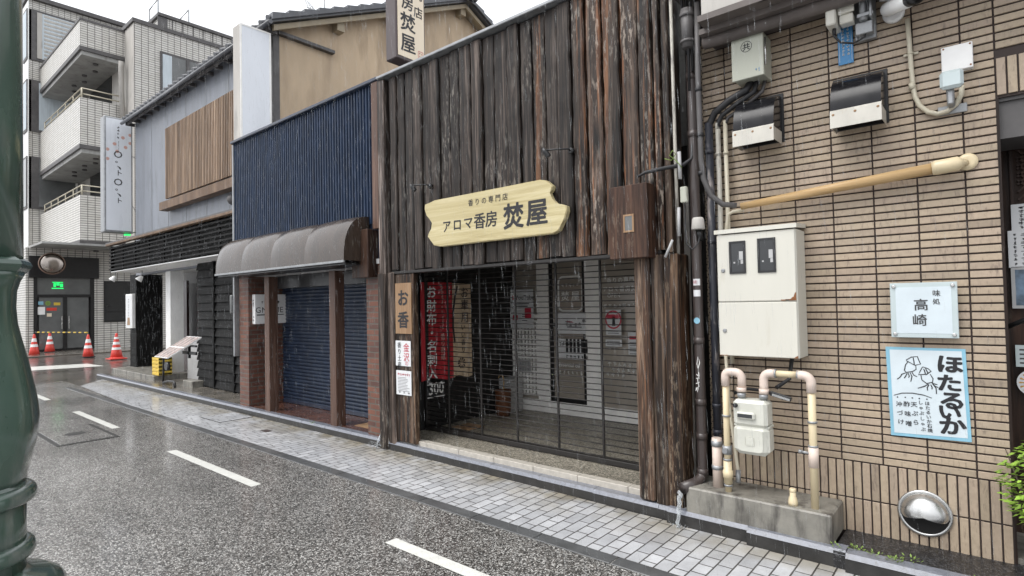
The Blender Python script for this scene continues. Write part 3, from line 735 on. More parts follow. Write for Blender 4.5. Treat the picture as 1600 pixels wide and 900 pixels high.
# ---------------- brown wooden meter box on the jamb
t = thing('wooden_meter_box', 'brown wooden box with a small square window under the cladding corner', 'meter box', (-2.19, 4.1, 2.02))
mb = MB(); mb.box(-2.355, -2.015, 4.0, 4.13, 2.025, 2.605, .006, (1.0, .9, .8)); mb.box(-2.35, -2.02, 4.13, 4.33, 2.03, 2.59, 0, (.8, .75, .7))
obj('box', mb, 'brown_wood', t)
(x0, z1), (x1, z0) = at(974, 336, 4.0), at(991, 362, 4.0)
mb = MB(); mb.box(x0, x1, 3.993, 4.002, z0, z0+.014); mb.box(x0, x1, 3.993, 4.002, z1-.014, z1); mb.box(x0, x0+.014, 3.993, 4.002, z0+.014, z1-.014); mb.box(x1-.014, x1, 3.993, 4.002, z0+.014, z1-.014)
wf = obj('window', mb, 'plaque_wood', t); obj('pane', MB().box(x0+.014, x1-.014, 3.996, 3.999, z0+.014, z1-.014), 'glass_smoke', wf)

# ---------------- tall shop sign standing on the roof edge
SX = -5.36
sg = thing('vertical_shop_sign', 'tall cream sign with a dark brown case standing above the timber cladding', 'sign', (SX-.15, 4.5, 4.6))
obj('case', MB().box(SX-.20, SX, 4.27, 4.73, 4.66, 7.0, .01), 'sign_brown', sg)
obj('face', MB().box(SX+.001, SX+.006, 4.295, 4.705, 4.70, 6.97), 'sign_cream', sg)
mb = MB(); xx = SX+.0075
for ch, zc, h in (('ア', 6.72, .16), ('ロ', 6.53, .16), ('マ', 6.34, .16), ('香', 6.1, .22), ('房', 5.38, .19), ('焚', 5.14, .24), ('屋', 4.88, .24)): column(mb, ch, (xx, 4.45, zc), UY, UZ, h, None, .024, .03)
for ch, zc in (('香', 6.72), ('り', 6.55), ('の', 6.38), ('専', 6.2), ('門', 5.55), ('店', 5.32)): column(mb, ch, (xx, 4.615, zc), UY, UZ, .15, None, .015)
obj('lettering', mb, 'ink', sg)
mb = MB(); A, B = rr(.042, .05, .014), rr(.036, .044, .011)
for i in range(len(A)):
    j = (i+1) % len(A); mb.quad(*[(xx, 4.645+p[0], 4.79+p[1]) for p in (A[i], A[j], B[j], B[i])])
for i in range(4): scrawl(mb, (xx, 4.628+.034*(i % 2), 4.775+.034*(i//2)), UY, UZ, .026, .03)
obj('red_seal', mb, 'ink_red', sg)

# ================================================================== NAVY SHUTTERED SHOP
bs = thing('navy_shop', 'low shop with navy corrugated front, brick piers and a closed navy shutter', 'shop', (-7.6, 4.3, 0))
mb = MB(); X0, X1 = -9.56, -5.74; p = .062; n = int((X1-X0)/p*6)
prev = None; fs = []
for i in range(n+1):
    x = X0+(X1-X0)*i/n; ph = ((x-X0)/p) % 1
    y = 4.20 if ph < .45 else 4.226
    v = [mb.bm.verts.new((x, y, z)) for z in (2.70, 4.42)]
    if prev: fs.append(mb.bm.faces.new((prev[0], v[0], v[1], prev[1])))
    prev = v
mb._fin(fs); obj('corrugated_front', mb, 'blue_metal', bs, False)
obj('parapet', MB().box(-9.56, -5.60, 4.232, 4.34, 2.2, 4.414), 'blue_dark', bs)
mb = MB(); mb.box(-9.60, -5.61, 4.15, 4.37, 4.415, 4.46, .008); obj('parapet_cap', mb, 'blue_dark', bs)
mb = MB(); mb.box(-9.60, -9.555, 4.18, 4.36, .9, 4.41, .006); obj('edge_trim', mb, 'grey_metal', bs)
mb = MB(); mb.box(-5.735, -5.61, 4.165, 4.30, 2.62, 4.41, .006); obj('end_board', mb, 'brown_post', bs)
# rounded metal awning in four pans
mb = MB(); AX0, AX1 = -9.43, -5.86
def arc(k): a = rad(90*k/10); return 4.205-.365*math.sin(a)**.85, 2.24+.55*(max(0, math.cos(a)))**.8
for s in range(4):
    a, b = AX0+(AX1-AX0)*s/4, AX0+(AX1-AX0)*(s+1)/4; N = 8; G = []
    for i in range(N+1):
        f = i/N; x = a+(b-a)*f; bulge = .019*math.sin(math.pi*f)**.5-.004*(f in (0, 1))
        col_ = []
        for k in range(11):
            y, z = arc(k); q = math.sin(rad(180*k/10))**.6 if 0 < k < 10 else 0
            col_.append(mb.bm.verts.new((x, y-bulge*q*.7, z+bulge*q)))
        G.append(col_)
    fs = []
    for i in range(N):
        for k in range(10): fs.append(mb.bm.faces.new((G[i][k], G[i+1][k], G[i+1][k+1], G[i][k+1])))
    for f in fs: f.smooth = True
    mb._fin(fs)
prof = [arc(k) for k in range(11)]
for x in (AX0+.003, AX1-.003): mb.prism([(4.2, 2.24)]+prof, 0, x-.002, x+.002)
aw = obj('awning', mb, 'awning', bs)
obj('awning_lip', MB().box(AX0-.01, AX1+.01, 3.826, 3.85, 2.212, 2.24, .003), 'grey_metal', aw)
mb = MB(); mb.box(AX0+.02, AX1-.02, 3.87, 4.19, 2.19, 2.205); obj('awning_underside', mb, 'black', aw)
mb = MB(); mb.box(-9.5, -5.66, 4.20, 4.90, 2.20, 2.26); obj('soffit', mb, 'off_white', bs)
mb = MB(); mb.box(-9.52, -9.20, 4.25, 4.86, .10, 2.20); obj('brick_pier', mb, 'brick', bs)
mb = MB(); mb.box(-5.955, -5.655, 4.22, 4.86, .10, 2.20); obj('brick_pier', mb, 'brick', bs)
for x in (-8.64, -6.83):
    obj('post', MB().box(x, x+.145, 4.24, 4.385, .09, 2.17, .005), 'brown_post', bs)
mb = MB(); mb.box(-9.55, -5.62, 4.265, 4.95, -.02, .10); obj('step_floor', mb, 'floor_tile', bs)
tag(obj('floor_hatch', MB().box(-6.55, -6.05, 4.42, 4.78, .101, .106, .002), 'plaque_wood'), 'square inset panel in the brown tiled step before the navy shutter', 'floor hatch')
# shutter of rolled slats
mb = MB(); z = .12; Y = 4.84; fs = []; prof = []
while z < 2.2:
    prof += [(Y, z), (Y-.012, z+.018), (Y-.014, z+.034), (Y-.006, z+.052), (Y+.004, z+.054)]; z += .056
A = [mb.bm.verts.new((-9.2, y, z)) for y, z in prof]; B = [mb.bm.verts.new((-5.9, y, z)) for y, z in prof]
for i in range(len(prof)-1): fs.append(mb.bm.faces.new((A[i], B[i], B[i+1], A[i+1])))
mb._fin(fs); sh = obj('roller_shutter', mb, 'shutter', bs, False)
obj('bottom_rail', MB().box(-9.19, -5.91, 4.815, 4.85, .105, .16, .004), 'blue_dark', sh)
obj('shutter_box', MB().box(-9.19, -5.93, 4.60, 4.90, 2.0, 2.19), 'black', bs)
mb = MB(); mb.box(-9.55, -5.62, 4.95, 9, 0, 2.2); mb.box(-9.55, -5.62, 4.36, 9, 4.40, 4.44); obj('body', mb, 'dark', bs)
# hardware on this front
t = thing('wooden_box', 'plain dark wooden box on the pier between navy shop and timber shop', 'box', (-5.87, 4.1, 2.03))
mb = MB(); mb.box(-6.05, -5.72, 4.08, 4.16, 2.035, 2.62, .006, (.75, .7, .65)); obj('front_panel', mb, 'brown_wood', t)
mb = MB(); mb.box(-6.045, -5.715, 4.16, 4.24, 2.04, 2.61, 0, (.55, .5, .5)); obj('case', mb, 'brown_wood', t)
# sign box on the brick pier
SY0, SY1 = 4.31, 4.86
t = thing('pier_sign', 'white box sign lettered GNOME on the brick pier behind a brown post', 'sign', (-9.15, 4.58, 1.44))
obj('case', MB().box(-9.198, -9.10, SY0, SY1, 1.43, 1.91, .006), 'white', t)
mb = MB(); xx = -9.0985
row(mb, 'GNOME', (xx, SY0+.07, 1.66), UY, UZ, .13, .102, -.006)
for i in range(6): scrawl(mb, (xx, SY0+.12+i*.055, 1.79), UY, UZ, .05, .05)
lines(mb, (xx, SY0+.03, 1.575), UY, UZ, .14, 1, .03, .018); lines(mb, (xx, SY0+.2, 1.575), UY, UZ, .3, 1, .03, .012)
obj('lettering', mb, 'ink', t)
mb = MB()
for z in (1.81, 1.77, 1.73, 1.54, 1.49): scrawl(mb, (-9.15, SY0-.0015, z), UX, UZ, .06, .035, 5)
obj('edge_lettering', mb, 'ink', t)
mb = MB(); mb.box(-5.985, -5.965, 4.30, 4.62, 1.38, 1.95, .003); mb.box(-5.99, -5.955, 4.60, 4.625, 1.37, 1.96)
tag(obj('edge_on_sign', mb, 'white'), 'thin white plate seen edge on against the far brick pier', 'sign')
t = thing('wall_lamp', 'slim glass tube lamp in a dark holder beside the brick pier', 'wall lamp', (-9.66, 4.2, 1.6))
obj('holder', MB().box(-9.70, -9.66, 4.22, 4.30, 1.58, 1.93, .01), 'black', t)
obj('tube', MB().lathe([(.028, 0), (.034, .02), (.034, .28), (.028, .30)], (-9.63, 4.18, 1.61), n=16), 'glass_smoke', t)
mb = MB(); mb.tube([(-9.62, 4.2, 2.1), (-9.72, 4.18, 2.05), (-9.76, 4.17, 1.85), (-9.72, 4.18, 1.7)], .006, 6); obj('cable', mb, 'rubber', t)

# blank box sign on the roof corner
t = thing('blank_box_sign', 'tall blank white box sign standing at the roof corner of the navy shop', 'sign', (-9.75, 4.6, 4.5))
obj('case', MB().box(-9.87, -9.60, 4.33, 4.87, 4.50, 6.53, .012), 'apt_plain', t)
obj('face', MB().box(-9.599, -9.594, 4.36, 4.84, 4.55, 6.50), 'white_panel', t)
mb = MB(); mb.box(-9.60, -9.588, 4.33, 4.36, 4.5, 6.53); mb.box(-9.60, -9.588, 4.84, 4.87, 4.5, 6.53); mb.box(-9.60, -9.588, 4.36, 4.84, 6.50, 6.53); mb.box(-9.60, -9.588, 4.36, 4.84, 4.5, 4.55); obj('rim', mb, 'alu', t)

# ================================================================== GREY HOUSE WITH TILED ROOF AND TAN GABLE
HX0, HX1, HY0, HY1 = -17.2, -9.76, 5.0, 14.4
RZ0, RZ1, RYM = 6.72, 8.92, 9.7
gh = thing('grey_house', 'old house with grey sheet front, timber screen, louvred canopy and tan gable wall', 'house', (-13.5, 5.5, 0))
obj('front_wall', MB().box(HX0, HX1-.02, HY0, HY0+.12, 2.60, RZ0), 'grey_sheet', gh)
mb = MB()
for x in (-16.0, -14.9, -13.8, -12.7, -11.6): mb.box(x, x+.012, HY0-.006, HY0, 2.6, RZ0)
obj('sheet_seams', mb, 'grey_metal', gh)
mb = MB(); mb.prism([(HY0, 0), (HY1, 0), (HY1, RZ0), (RYM, RZ1-.05), (HY0, RZ0-.02)], 0, HX1-.10, HX1); obj('gable_wall', mb, 'plaster', gh)
mb = MB(); mb.prism([(HY0+.12, 2.66), (HY1, 2.66), (HY1, RZ0), (RYM, RZ1-.05), (HY0+.12, RZ0-.02)], 0, HX0, HX0+.1); mb.box(HX0, HX0+.1, 6.0, HY1, 0, 2.66); obj('far_gable_wall', mb, 'apt_plain', gh)
obj('corner_board', MB().box(HX1-.10, HX1+.03, HY0-.02, HY0+.10, 3.0, RZ0-.02, .004), 'apt_trim', gh)
sl_ = (RZ1-RZ0)/(RYM-HY0)
def slope(y): return RZ0+sl_*(y-HY0) if y < RYM else RZ1-sl_*(y-RYM)*1.0
rf = MB()   # roof slabs with overhang
ye, yr = HY0-.22, HY1+.4
rf.prism([(ye, slope(ye)+.02), (RYM, RZ1+.02), (yr, slope(yr)+.02), (yr, slope(yr)+.10), (RYM, RZ1+.11), (ye, slope(ye)+.10)], 0, HX0-.15, HX1+.36)
roof = obj('roof', rf, 'roof_tile', gh)
rt = MB()   # rolls of the tiles: front slope and courses along the verge
x = HX0-.1
while x < HX1+.3:
    rt.tube([(x, ye-.03, slope(ye)+.10), (x, RYM, RZ1+.12)], .055, 8); x += .27
obj('tile_rolls', rt, 'roof_tile', roof)
vt = MB(); y = ye; k = 0
while y < yr-.1:
    y2 = y+.30; a, b = (y, min(y2, yr))
    z0, z1 = slope(a), slope(b)
    lift = .05 if a < RYM else 0.0; l2 = 0 if a < RYM else .05
    vt.prism([(a, z0+.06), (b, z1+.06), (b, z1+.13+l2), (a, z0+.13+lift)], 0, HX1+.16, HX1+.42); y = y2
obj('verge_tiles', vt, 'roof_tile', roof)
mb = MB(); mb.box(HX0-.2, HX1+.45, RYM-.13, RYM+.13, RZ1+.08, RZ1+.26, .03); mb.lathe([(.20, 0), (.24, .06), (.12, .09)], (HX1+.44, RYM, RZ1+.24), 0, 16); mb.box(HX1+.30, HX1+.50, RYM-.22, RYM+.22, RZ1+.04, RZ1+.40, .05); obj('ridge', mb, 'roof_tile', roof)
mb = MB()
for y0_, y1_ in ((ye+.1, RYM), (RYM, yr-.1)): mb.prism([(y0_, slope(y0_)-.10), (y1_, slope(y1_)-.10), (y1_, slope(y1_)+.0), (y0_, slope(y0_)+.0)], 0, HX1+.20, HX1+.26); mb.prism([(y0_, slope(y0_)-.02), (y1_, slope(y1_)-.02), (y1_, slope(y1_)+.015), (y0_, slope(y0_)+.015)], 0, HX1-.1, HX1+.20)
for y in (RYM-.1, 8.0-.4, 6.2): mb.box(HX1, HX1+.19, y, y+.16, slope(y)-.22, slope(y)-.03)
obj('verge_board', mb, 'verge', roof)
mb = MB(); mb.box(HX1, HX1+.10, 5.05, 6.2, 6.62, 6.68); obj('drip_ledge', mb, 'apt_trim', gh)
mb = MB(); x = HX0-.1
while x < HX1+.2: mb.box(x, x+.05, ye+.02, HY0, slope(ye)-.06, slope(ye)+.02); x += .45
mb.box(HX0-.12, HX1+.2, ye+.03, ye+.07, slope(ye)-.05, slope(ye)+.03); obj('rafters', mb, 'apt_trim', roof)
mb = MB(); mb.tube([(HX0-.2, ye-.04, slope(ye)+.0), (HX1+.42, ye-.04, slope(ye)+.0)], .04, 10); obj('gutter', mb, 'roof_tile', roof)
# timber screen
mb = MB(); x = -14.78
while x < -10.25:
    k = RND.uniform(.75, 1.15); mb.box(x, x+.044, 4.90, 4.945, 4.29, 5.95, 0, (k, k*.97, k*.94)); x += .078
obj('timber_screen', mb, 'slat_wood', gh)
obj('screen_backing', MB().box(-14.76, -10.27, 4.955, 4.995, 4.31, 5.93), 'black', gh)
mb = MB(); mb.box(-14.82, -10.22, 4.78, 4.97, 4.0, 4.19, .006, (.62, .56, .52)); obj('beam', mb, 'slat_wood', gh)
# louvred canopy
mb = MB()
for i in range(7): mb.box(-16.82, -9.62, 4.30, 4.335, 2.70+i*.086, 2.735+i*.086, .003, (1, 1, 1))
for x in [-16.80+.9*i for i in range(9)]: mb.box(x, x+.03, 4.336, 4.36, 2.68, 3.28, 0, (1, 1, 1))
mb.box(-16.84, -16.80, 4.34, 5.0, 2.66, 3.3, 0, (.9, .9, .9)); obj('canopy_louvre', mb, 'black_wood', gh)
mb = MB(); mb.box(-16.86, -9.6, 4.24, 4.34, 3.295, 3.345, .006, (.6, .55, .5)); obj('canopy_fascia', mb, 'slat_wood', gh)
mb = MB(); mb.prism([(4.25, 3.346), (4.99, 3.52), (4.99, 3.56), (4.25, 3.376)], 0, -16.9, -9.6); obj('canopy_roof', mb, 'apt_trim', gh)
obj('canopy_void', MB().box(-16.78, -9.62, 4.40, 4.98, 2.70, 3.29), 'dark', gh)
obj('canopy_soffit', MB().box(-16.8, -9.62, 4.34, 5.9, 2.645, 2.665), 'white', gh)
# ground floor: charred wing wall, white column, doors, clapboard wall
mb = MB()
mb.box(-17.68, -17.2, 5.0, 5.62, .14, 2.64, 0, (1.0, 1.0, 1.0))
for z in [.2+.165*i for i in range(15)]: mb.box(-17.69, -17.19, 4.988, 5.63, z, z+.012, 0, (2, 2, 2))
obj('wing_wall', mb, 'black_wood', gh)
obj('column', MB().box(-15.16, -14.86, 5.02, 5.32, .1, 2.645, .008), 'white', gh)
obj('inner_wall', MB().box(-17.6, -9.7, 5.9, 6.0, 0, 2.65), 'off_white', gh)
mb = MB(); mb.box(-16.85, -16.35, 5.86, 5.90, .2, 2.3); obj('door', mb, 'sign_brown', gh)
mb = MB(); mb.box(-16.2, -15.2, 5.5, 5.56, .1, 2.4); mb.box(-14.55, -14.35, 5.5, 5.9, .1, 2.4); mb.box(-14.55, -12.3, 5.5, 5.6, 2.3, 2.45); obj('door_frame', mb, 'sign_brown', gh)
obj('sliding_door', MB().box(-14.35, -12.7, 5.56, 5.6, .1, 2.3), 'off_white', gh)
obj('low_wall', MB().box(-14.4, -12.6, 5.22, 5.32, .09, .95, .004), 'off_white', gh)
mb = MB()
mb.box(-12.74, -9.55, 4.84, 4.95, .09, 2.645, 0, (.9, .9, .9)); mb.box(-12.74, -12.62, 4.95, 5.8, .09, 2.645, 0, (.9, .9, .9))
z = .12
while z < 2.6:
    for x0, x1 in ((-12.75, -11.92), (-11.86, -11.03), (-10.97, -10.30), (-10.24, -9.57)):
        mb.prism([(4.84, z), (4.800, z), (4.834, z+.155), (4.84, z+.155)], 0, x0, x1, (RND.uniform(.7, 1.4),)*3)
    z += .17
for x in (-11.92, -11.03, -10.30): mb.box(x, x+.06, 4.785, 4.84, .1, 2.64, 0, (.5, .5, .5))
obj('clapboard_wall', mb, 'black_wood', gh)
mb = MB(); mb.box(-17.6, -14.5, 4.55, 5.9, .06, .20, .01); mb.box(-12.95, -12.45, 4.6, 4.83, .08, .22, .01); obj('entrance_step', mb, 'concrete', gh)
# fittings on the grey house
mb = MB(); mb.tube([(-10.02, 4.85, 3.95), (-10.02, 4.72, 3.95), (-10.02, 4.68, 3.90), (-10.02, 4.68, 3.55)], .05, 12); mb.tube([(-9.72, 4.5, 3.62), (-9.72, 4.5, 3.2)], .045, 10); mb.tube([(-10.02, 4.85, 3.95), (-9.72, 4.85, 3.95), (-9.70, 4.75, 3.95)], .05, 12)
tag(obj('drain_pipe', mb, 'conduit'), 'short cream drain elbow above the louvred canopy beside the navy front', 'pipe')
for x, z, lab in ((-11.35, 3.83, 'round dark vent cowl under the timber beam, the one farther along from the navy front'), (-10.75, 3.86, 'round dark vent cowl under the timber beam close to the cream drain elbow')):
    tag(obj('vent_cowl', MB().lathe([(.11, 0), (.115, -.04), (.09, -.10), (.03, -.14)], (x, 4.99, z), 1, 16), 'apt_trim'), lab, 'vent', 'vent cowls under the timber beam')
for x, y, z, lab in ((-16.75, 4.42, 2.55, 'small white floodlight under the outer end of the louvred canopy'), (-15.4, 4.6, 2.5, 'small white floodlight under the louvred canopy beside the charred wing wall')):
    t = thing('floodlight', lab, 'floodlight', (x, y, z), 'floodlights under the louvred canopy')
    obj('bracket', MB().tube([(x, y, z+.13), (x, y, z+.02)], .012, 8), 'grey_metal', t)
    d = Vector((-.2, -.4, -.6)).normalized(); p = Vector((x, y, z))
    obj('lamp_head', MB().tube([p, p+d*.04, p+d*.12, p+d*.13], [.03, .05, .075, .075], 14), 'white', t)
t = thing('menu_lightbox', 'narrow white lightbox sign on the end of the charred wing wall', 'sign', (-17.44, 4.93, 1.2))
obj('case', MB().box(-17.70, -17.19, 4.90, 4.985, 1.22, 2.12, .01), 'white', t)
mb = MB(); mb.box(-17.66, -17.23, 4.896, 4.90, 1.26, 2.08); obj('face', mb, 'paper', t)
mb = MB()
for i in range(7): scrawl(mb, (-17.44, 4.894, 1.98-i*.07), UX, UZ, .09, .055)
obj('lettering', mb, 'ink_grey', t)
mb = MB(); mb.quad((-17.56, 4.894, 1.30), (-17.32, 4.894, 1.30), (-17.36, 4.894, 1.5), (-17.52, 4.894, 1.5)); obj('print', mb, 'plaque_wood', t)
# slanted menu stand and crate
t = thing('menu_stand', 'slanted menu board of food pictures on a black iron stand', 'menu stand', (-13.2, 4.6, .1))
A, B, C_, D = Vector((-14.1, 4.45, .66)), Vector((-13.35, 4.45, .66)), Vector((-12.55, 4.83, 1.10)), Vector((-13.3, 4.83, 1.10))
nrm = (B-A).cross(D-A).normalized()
mb = MB()
for o_, g_ in ((0, 0),):
    top = [p+nrm*.015 for p in (A, B, C_, D)]; bot = [p-nrm*.015 for p in (A, B, C_, D)]
    mb.quad(*top); mb.quad(*bot[::-1])
    for i in range(4): j = (i+1) % 4; mb.quad(bot[i], bot[j], top[j], top[i])
obj('board', mb, 'white', t)
mb = MB()
for i in range(4):
    for j in range(2):
        q = []
        for a, b in ((0, 0), (1, 0), (1, 1), (0, 1)):
            s, r = (i+.06+.88*a)/4, (j+.04+.92*b)/2; q.append(A.lerp(B, s).lerp(D.lerp(C_, s), r)+nrm*.017)
        mb.quad(*q)
obj('pictures', mb, 'menu_print', t)
mb = MB(); mb.tube([(-13.75, 4.5, .1), (-13.72, 4.5, .66), (-13.0, 4.75, .92)], .022, 8); mb.box(-13.3, -12.6, 4.72, 4.76, .74, .80); mb.box(-13.3, -12.6, 4.72, 4.76, .90, .94); mb.box(-13.0, -12.94, 4.72, 4.76, .66, .96); mb.tube([(-13.75, 4.5, .12), (-13.4, 4.48, .18), (-13.0, 4.46, .20), (-12.9, 4.44, .10)], .024, 8); mb.lathe([(.09, 0), (.09, .06)], (-13.45, 4.45, .49), 1, 14); obj('stand', mb, 'black', t)
t = thing('plastic_crate', 'yellow plastic crate on the step beside the white column', 'crate', (-14.6, 4.72, .2))
mb = MB(); x0, x1, y0, y1 = -14.82, -14.40, 4.62, 4.90
for z in (.205, .29, .375, .46, .545): mb.box(x0, x1, y0, y1, z, z+.055, .006)
for x in (x0, x1-.03, (x0+x1)/2): mb.box(x, x+.03, y0+.004, y1-.004, .205, .60)
mb.box(x0+.012, x1-.012, y0+.012, y1-.012, .21, .57)
obj('body', mb, 'yellow', t)
tag(obj('door_notice', MB().box(-13.5, -13.3, 5.54, 5.555, 1.2, 1.65), 'paper'), 'small white notice on the pale sliding door behind the menu stand', 'notice')

# vertical sign with pink dots on a bracket
t = thing('projecting_sign', 'tall pale blue projecting sign with pink dots in a metal case', 'sign', (-17.75, 4.75, 3.8))
obj('case', MB().box(-18.02, -17.70, 4.42, 5.08, 3.76, 6.84, .02), 'grey_metal', t)
obj('face', MB().box(-17.699, -17.692, 4.47, 5.04, 3.82, 6.79), 'white_panel', t)
mb = MB(); xx = -17.690
for ch, z, h in (('O', 5.86, .26), ('°', 5.60, .20), ('﹅', 5.50, .14), ('ト', 5.36, .17), ('O', 5.12, .26), ('°', 4.86, .20), ('﹅', 4.77, .14), ('ト', 4.62, .17)): column(mb, ch, (xx, 4.76, z), UY, UZ, h, None, .01)
for i in range(4): scrawl(mb, (xx, 4.74, 6.58-i*.09), UY, UZ, .07, .07)
for i in range(8): scrawl(mb, (xx, 4.75, 6.2-i*.035), UY, UZ, .03, .03, 3)
obj('lettering', mb, 'ink_soft', t)
mb = MB()
for y, z in ((4.85, 6.32), (5.02, 6.42), (5.02, 6.2), (4.66, 6.12), (4.91, 6.07), (4.50, 5.95), (4.50, 5.70), (4.72, 5.93)):
    mb.quad(*[(xx-.001, min(5.038, max(4.472, y+.045*math.cos(k*math.pi/5))), z+.045*math.sin(k*math.pi/5)) for k in range(10)])
obj('dots', mb, 'ink_pale', t)
mb = MB(); mb.tube([(-17.86, 5.08, 6.75), (-17.2, 5.2, 6.7)], .012, 6); mb.tube([(-17.86, 5.08, 5.9), (-17.25, 5.1, 5.7)], .012, 6); mb.tube([(-17.86, 5.08, 3.78), (-16.9, 5.05, 3.78)], .015, 6); mb.tube([(-17.86, 5.08, 4.6), (-17.2, 5.1, 4.1)], .010, 6); obj('bracket', mb, 'apt_trim', t)
obj('green_lamp', MB().box(-17.78, -17.66, 4.88, 5.02, 3.70, 3.735, .008), 'green_led', t)

# ================================================================== IVORY TILED BUILDING AT THE CORNER
ap = thing('corner_building', 'ivory tiled apartment building with stacked balconies across the side street', 'building', (-33, 10, 0))
mb = MB(); mb.box(-44, -28.0, 8.1, 30, 4.35, 14.15); obj('upper_wall', mb, 'apt_tile', ap)
obj('plain_return', MB().box(-29.3, -28.002, 8.085, 8.10, 4.2, 14.1), 'apt_plain', ap)
mb = MB(); mb.box(-44, -27.93, 8.02, 30, 14.15, 14.32); obj('coping', mb, 'apt_trim', ap)
mb = MB(); mb.box(-44, -28.9, 9.4, 30, 14.32, 15.2); obj('roof_parapet', mb, 'apt_tile', ap)
mb = MB(); mb.box(-44, -28.8, 9.3, 30, 15.2, 15.34); mb.box(-28.9, -28.86, 9.3, 9.7, 14.32, 15.3); 
for i in range(36): mb.box(-28.9, -28.87, 9.9+.45*i, 9.93+.45*i, 14.32, 15.2)
obj('parapet_trim', mb, 'apt_trim', ap)
mb = MB(); mb.box(-46, -36.7, 6.0, 14, 0, 17.5); obj('wing_wall', mb, 'apt_tile', ap)
mb = MB(); mb.box(-46, -36.6, 5.97, 6.0, .1, 17.4); obj('wing_front', mb, 'white', ap)
mb = MB(); mb.box(-46, -36.5, 5.9, 20, 17.5, 17.7); obj('wing_coping', mb, 'apt_trim', ap)
mb = MB(); mb.box(-44, -36.2, 13.2, 26, 14.15, 17.9); obj('stair_block', mb, 'apt_tile', ap)
mb = MB(); mb.box(-44.1, -36.1, 13.1, 26.1, 17.9, 18.1); obj('stair_coping', mb, 'apt_trim', ap)
# windows of the wing
for z0, z1 in ((14.55, 16.9), (10.9, 13.3), (7.0, 9.4)):
    mb = MB(); mb.box(-36.70, -36.62, 6.10, 9.6, z0-.12, z1+.12); mb.box(-37.6, -36.70, 5.93, 6.1, z0-.12, z1+.12); f = obj('window', mb, 'apt_trim', ap)
    mb = MB(); mb.box(-36.625, -36.60, 6.40, 9.5, z0, z1); mb.box(-37.5, -36.75, 5.915, 5.93, z0, z1); obj('pane', mb, 'curtain' if z0 > 8 else 'glass_smoke', f)
    if z0 > 14:
        mb = MB()
        for i in range(12): mb.box(-36.60, -36.585, 6.60, 9.5, z0+.2*i, z0+.2*i+.10)
        mb.box(-36.60, -36.57, 6.32, 6.52, z0, z1); obj('blind', mb, 'apt_plain', f)
    else:
        obj('mullion', MB().box(-36.60, -36.57, 7.9, 8.0, z0, z1), 'alu', f)
# main window with curtain
mb = MB(); mb.box(-28.0, -27.93, 9.10, 11.2, 10.35, 13.2); f = obj('window', mb, 'apt_trim', ap)
obj('pane', MB().box(-27.935, -27.92, 9.17, 11.1, 10.45, 13.08), 'glass_smoke', f)
mb = MB(); mb.box(-27.92, -27.905, 9.18, 9.55, 10.45, 13.08); obj('curtain', mb, 'curtain', f)
obj('mullion', MB().box(-27.92, -27.88, 10.15, 10.28, 10.4, 13.12), 'apt_trim', f)
# three balconies
BXF, BXB, BY0 = -29.2, -36.62, 6.46
for zb, zt, rail in ((12.95, 14.05, 0), (8.75, 10.75, 1), (4.68, 6.60, 1)):
    mb = MB(); mb.box(BXB, BXF, BY0, BY0+.14, zb, zt); mb.box(BXF-.14, BXF, BY0+.14, 8.09, zb, zt); f = obj('balcony', mb, 'apt_tile', ap)
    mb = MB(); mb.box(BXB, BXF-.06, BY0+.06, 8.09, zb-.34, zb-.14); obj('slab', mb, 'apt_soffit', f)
    mb = MB(); mb.box(BXB, BXF+.03, BY0-.03, BY0+.12, zb-.17, zb-.002); mb.box(BXF-.12, BXF+.03, BY0+.12, 8.08, zb-.17, zb-.002)
    if not rail: mb.box(BXB, BXF+.03, BY0-.03, BY0+.17, zt, zt+.10); mb.box(BXF-.17, BXF+.03, BY0+.17, 8.08, zt, zt+.10)
    obj('edge_trim', mb, 'apt_trim', f)
    if rail:
        mb = MB()
        for h in (.18, .42): mb.tube([(BXB+.5, BY0+.07, zt+h), (BXF-.07, BY0+.07, zt+h), (BXF-.07, 8.08, zt+h)], .028, 6)
        for i in range(6): mb.tube([(BXB+.6+i*1.35, BY0+.07, zt), (BXB+.6+i*1.35, BY0+.07, zt+.42)], .022, 6)
        mb.tube([(BXF-.07, BY0+.07, zt), (BXF-.07, BY0+.07, zt+.42)], .03, 6); obj('railing', mb, 'conduit', f)
    mb = MB()
    for i in range(6): mb.lathe([(.10, 0), (.10, -.06)], (-30.0-.9*i, 7.2+.2*(i % 2), zb-.34), 2, 8)
    obj('soffit_fitting', mb, 'apt_trim', f)
obj('recess_wall', MB().box(-36.6, -29.3, 8.07, 8.098, 4.4, 12.9), 'apt_plain', ap)
for z in (6.6, 10.7):
    mb = MB(); mb.box(-34.5, -31.0, 8.04, 8.068, z, z+2.0); obj('balcony_door', mb, 'glass_dark', ap)
mb = MB()
mb.tube([(-28.85, 7.85, 12.6), (-28.9, 7.85, 12.3), (-28.95, 7.95, 9.2)], .10, 8); obj('rain_pipe', mb, 'apt_plain', ap)
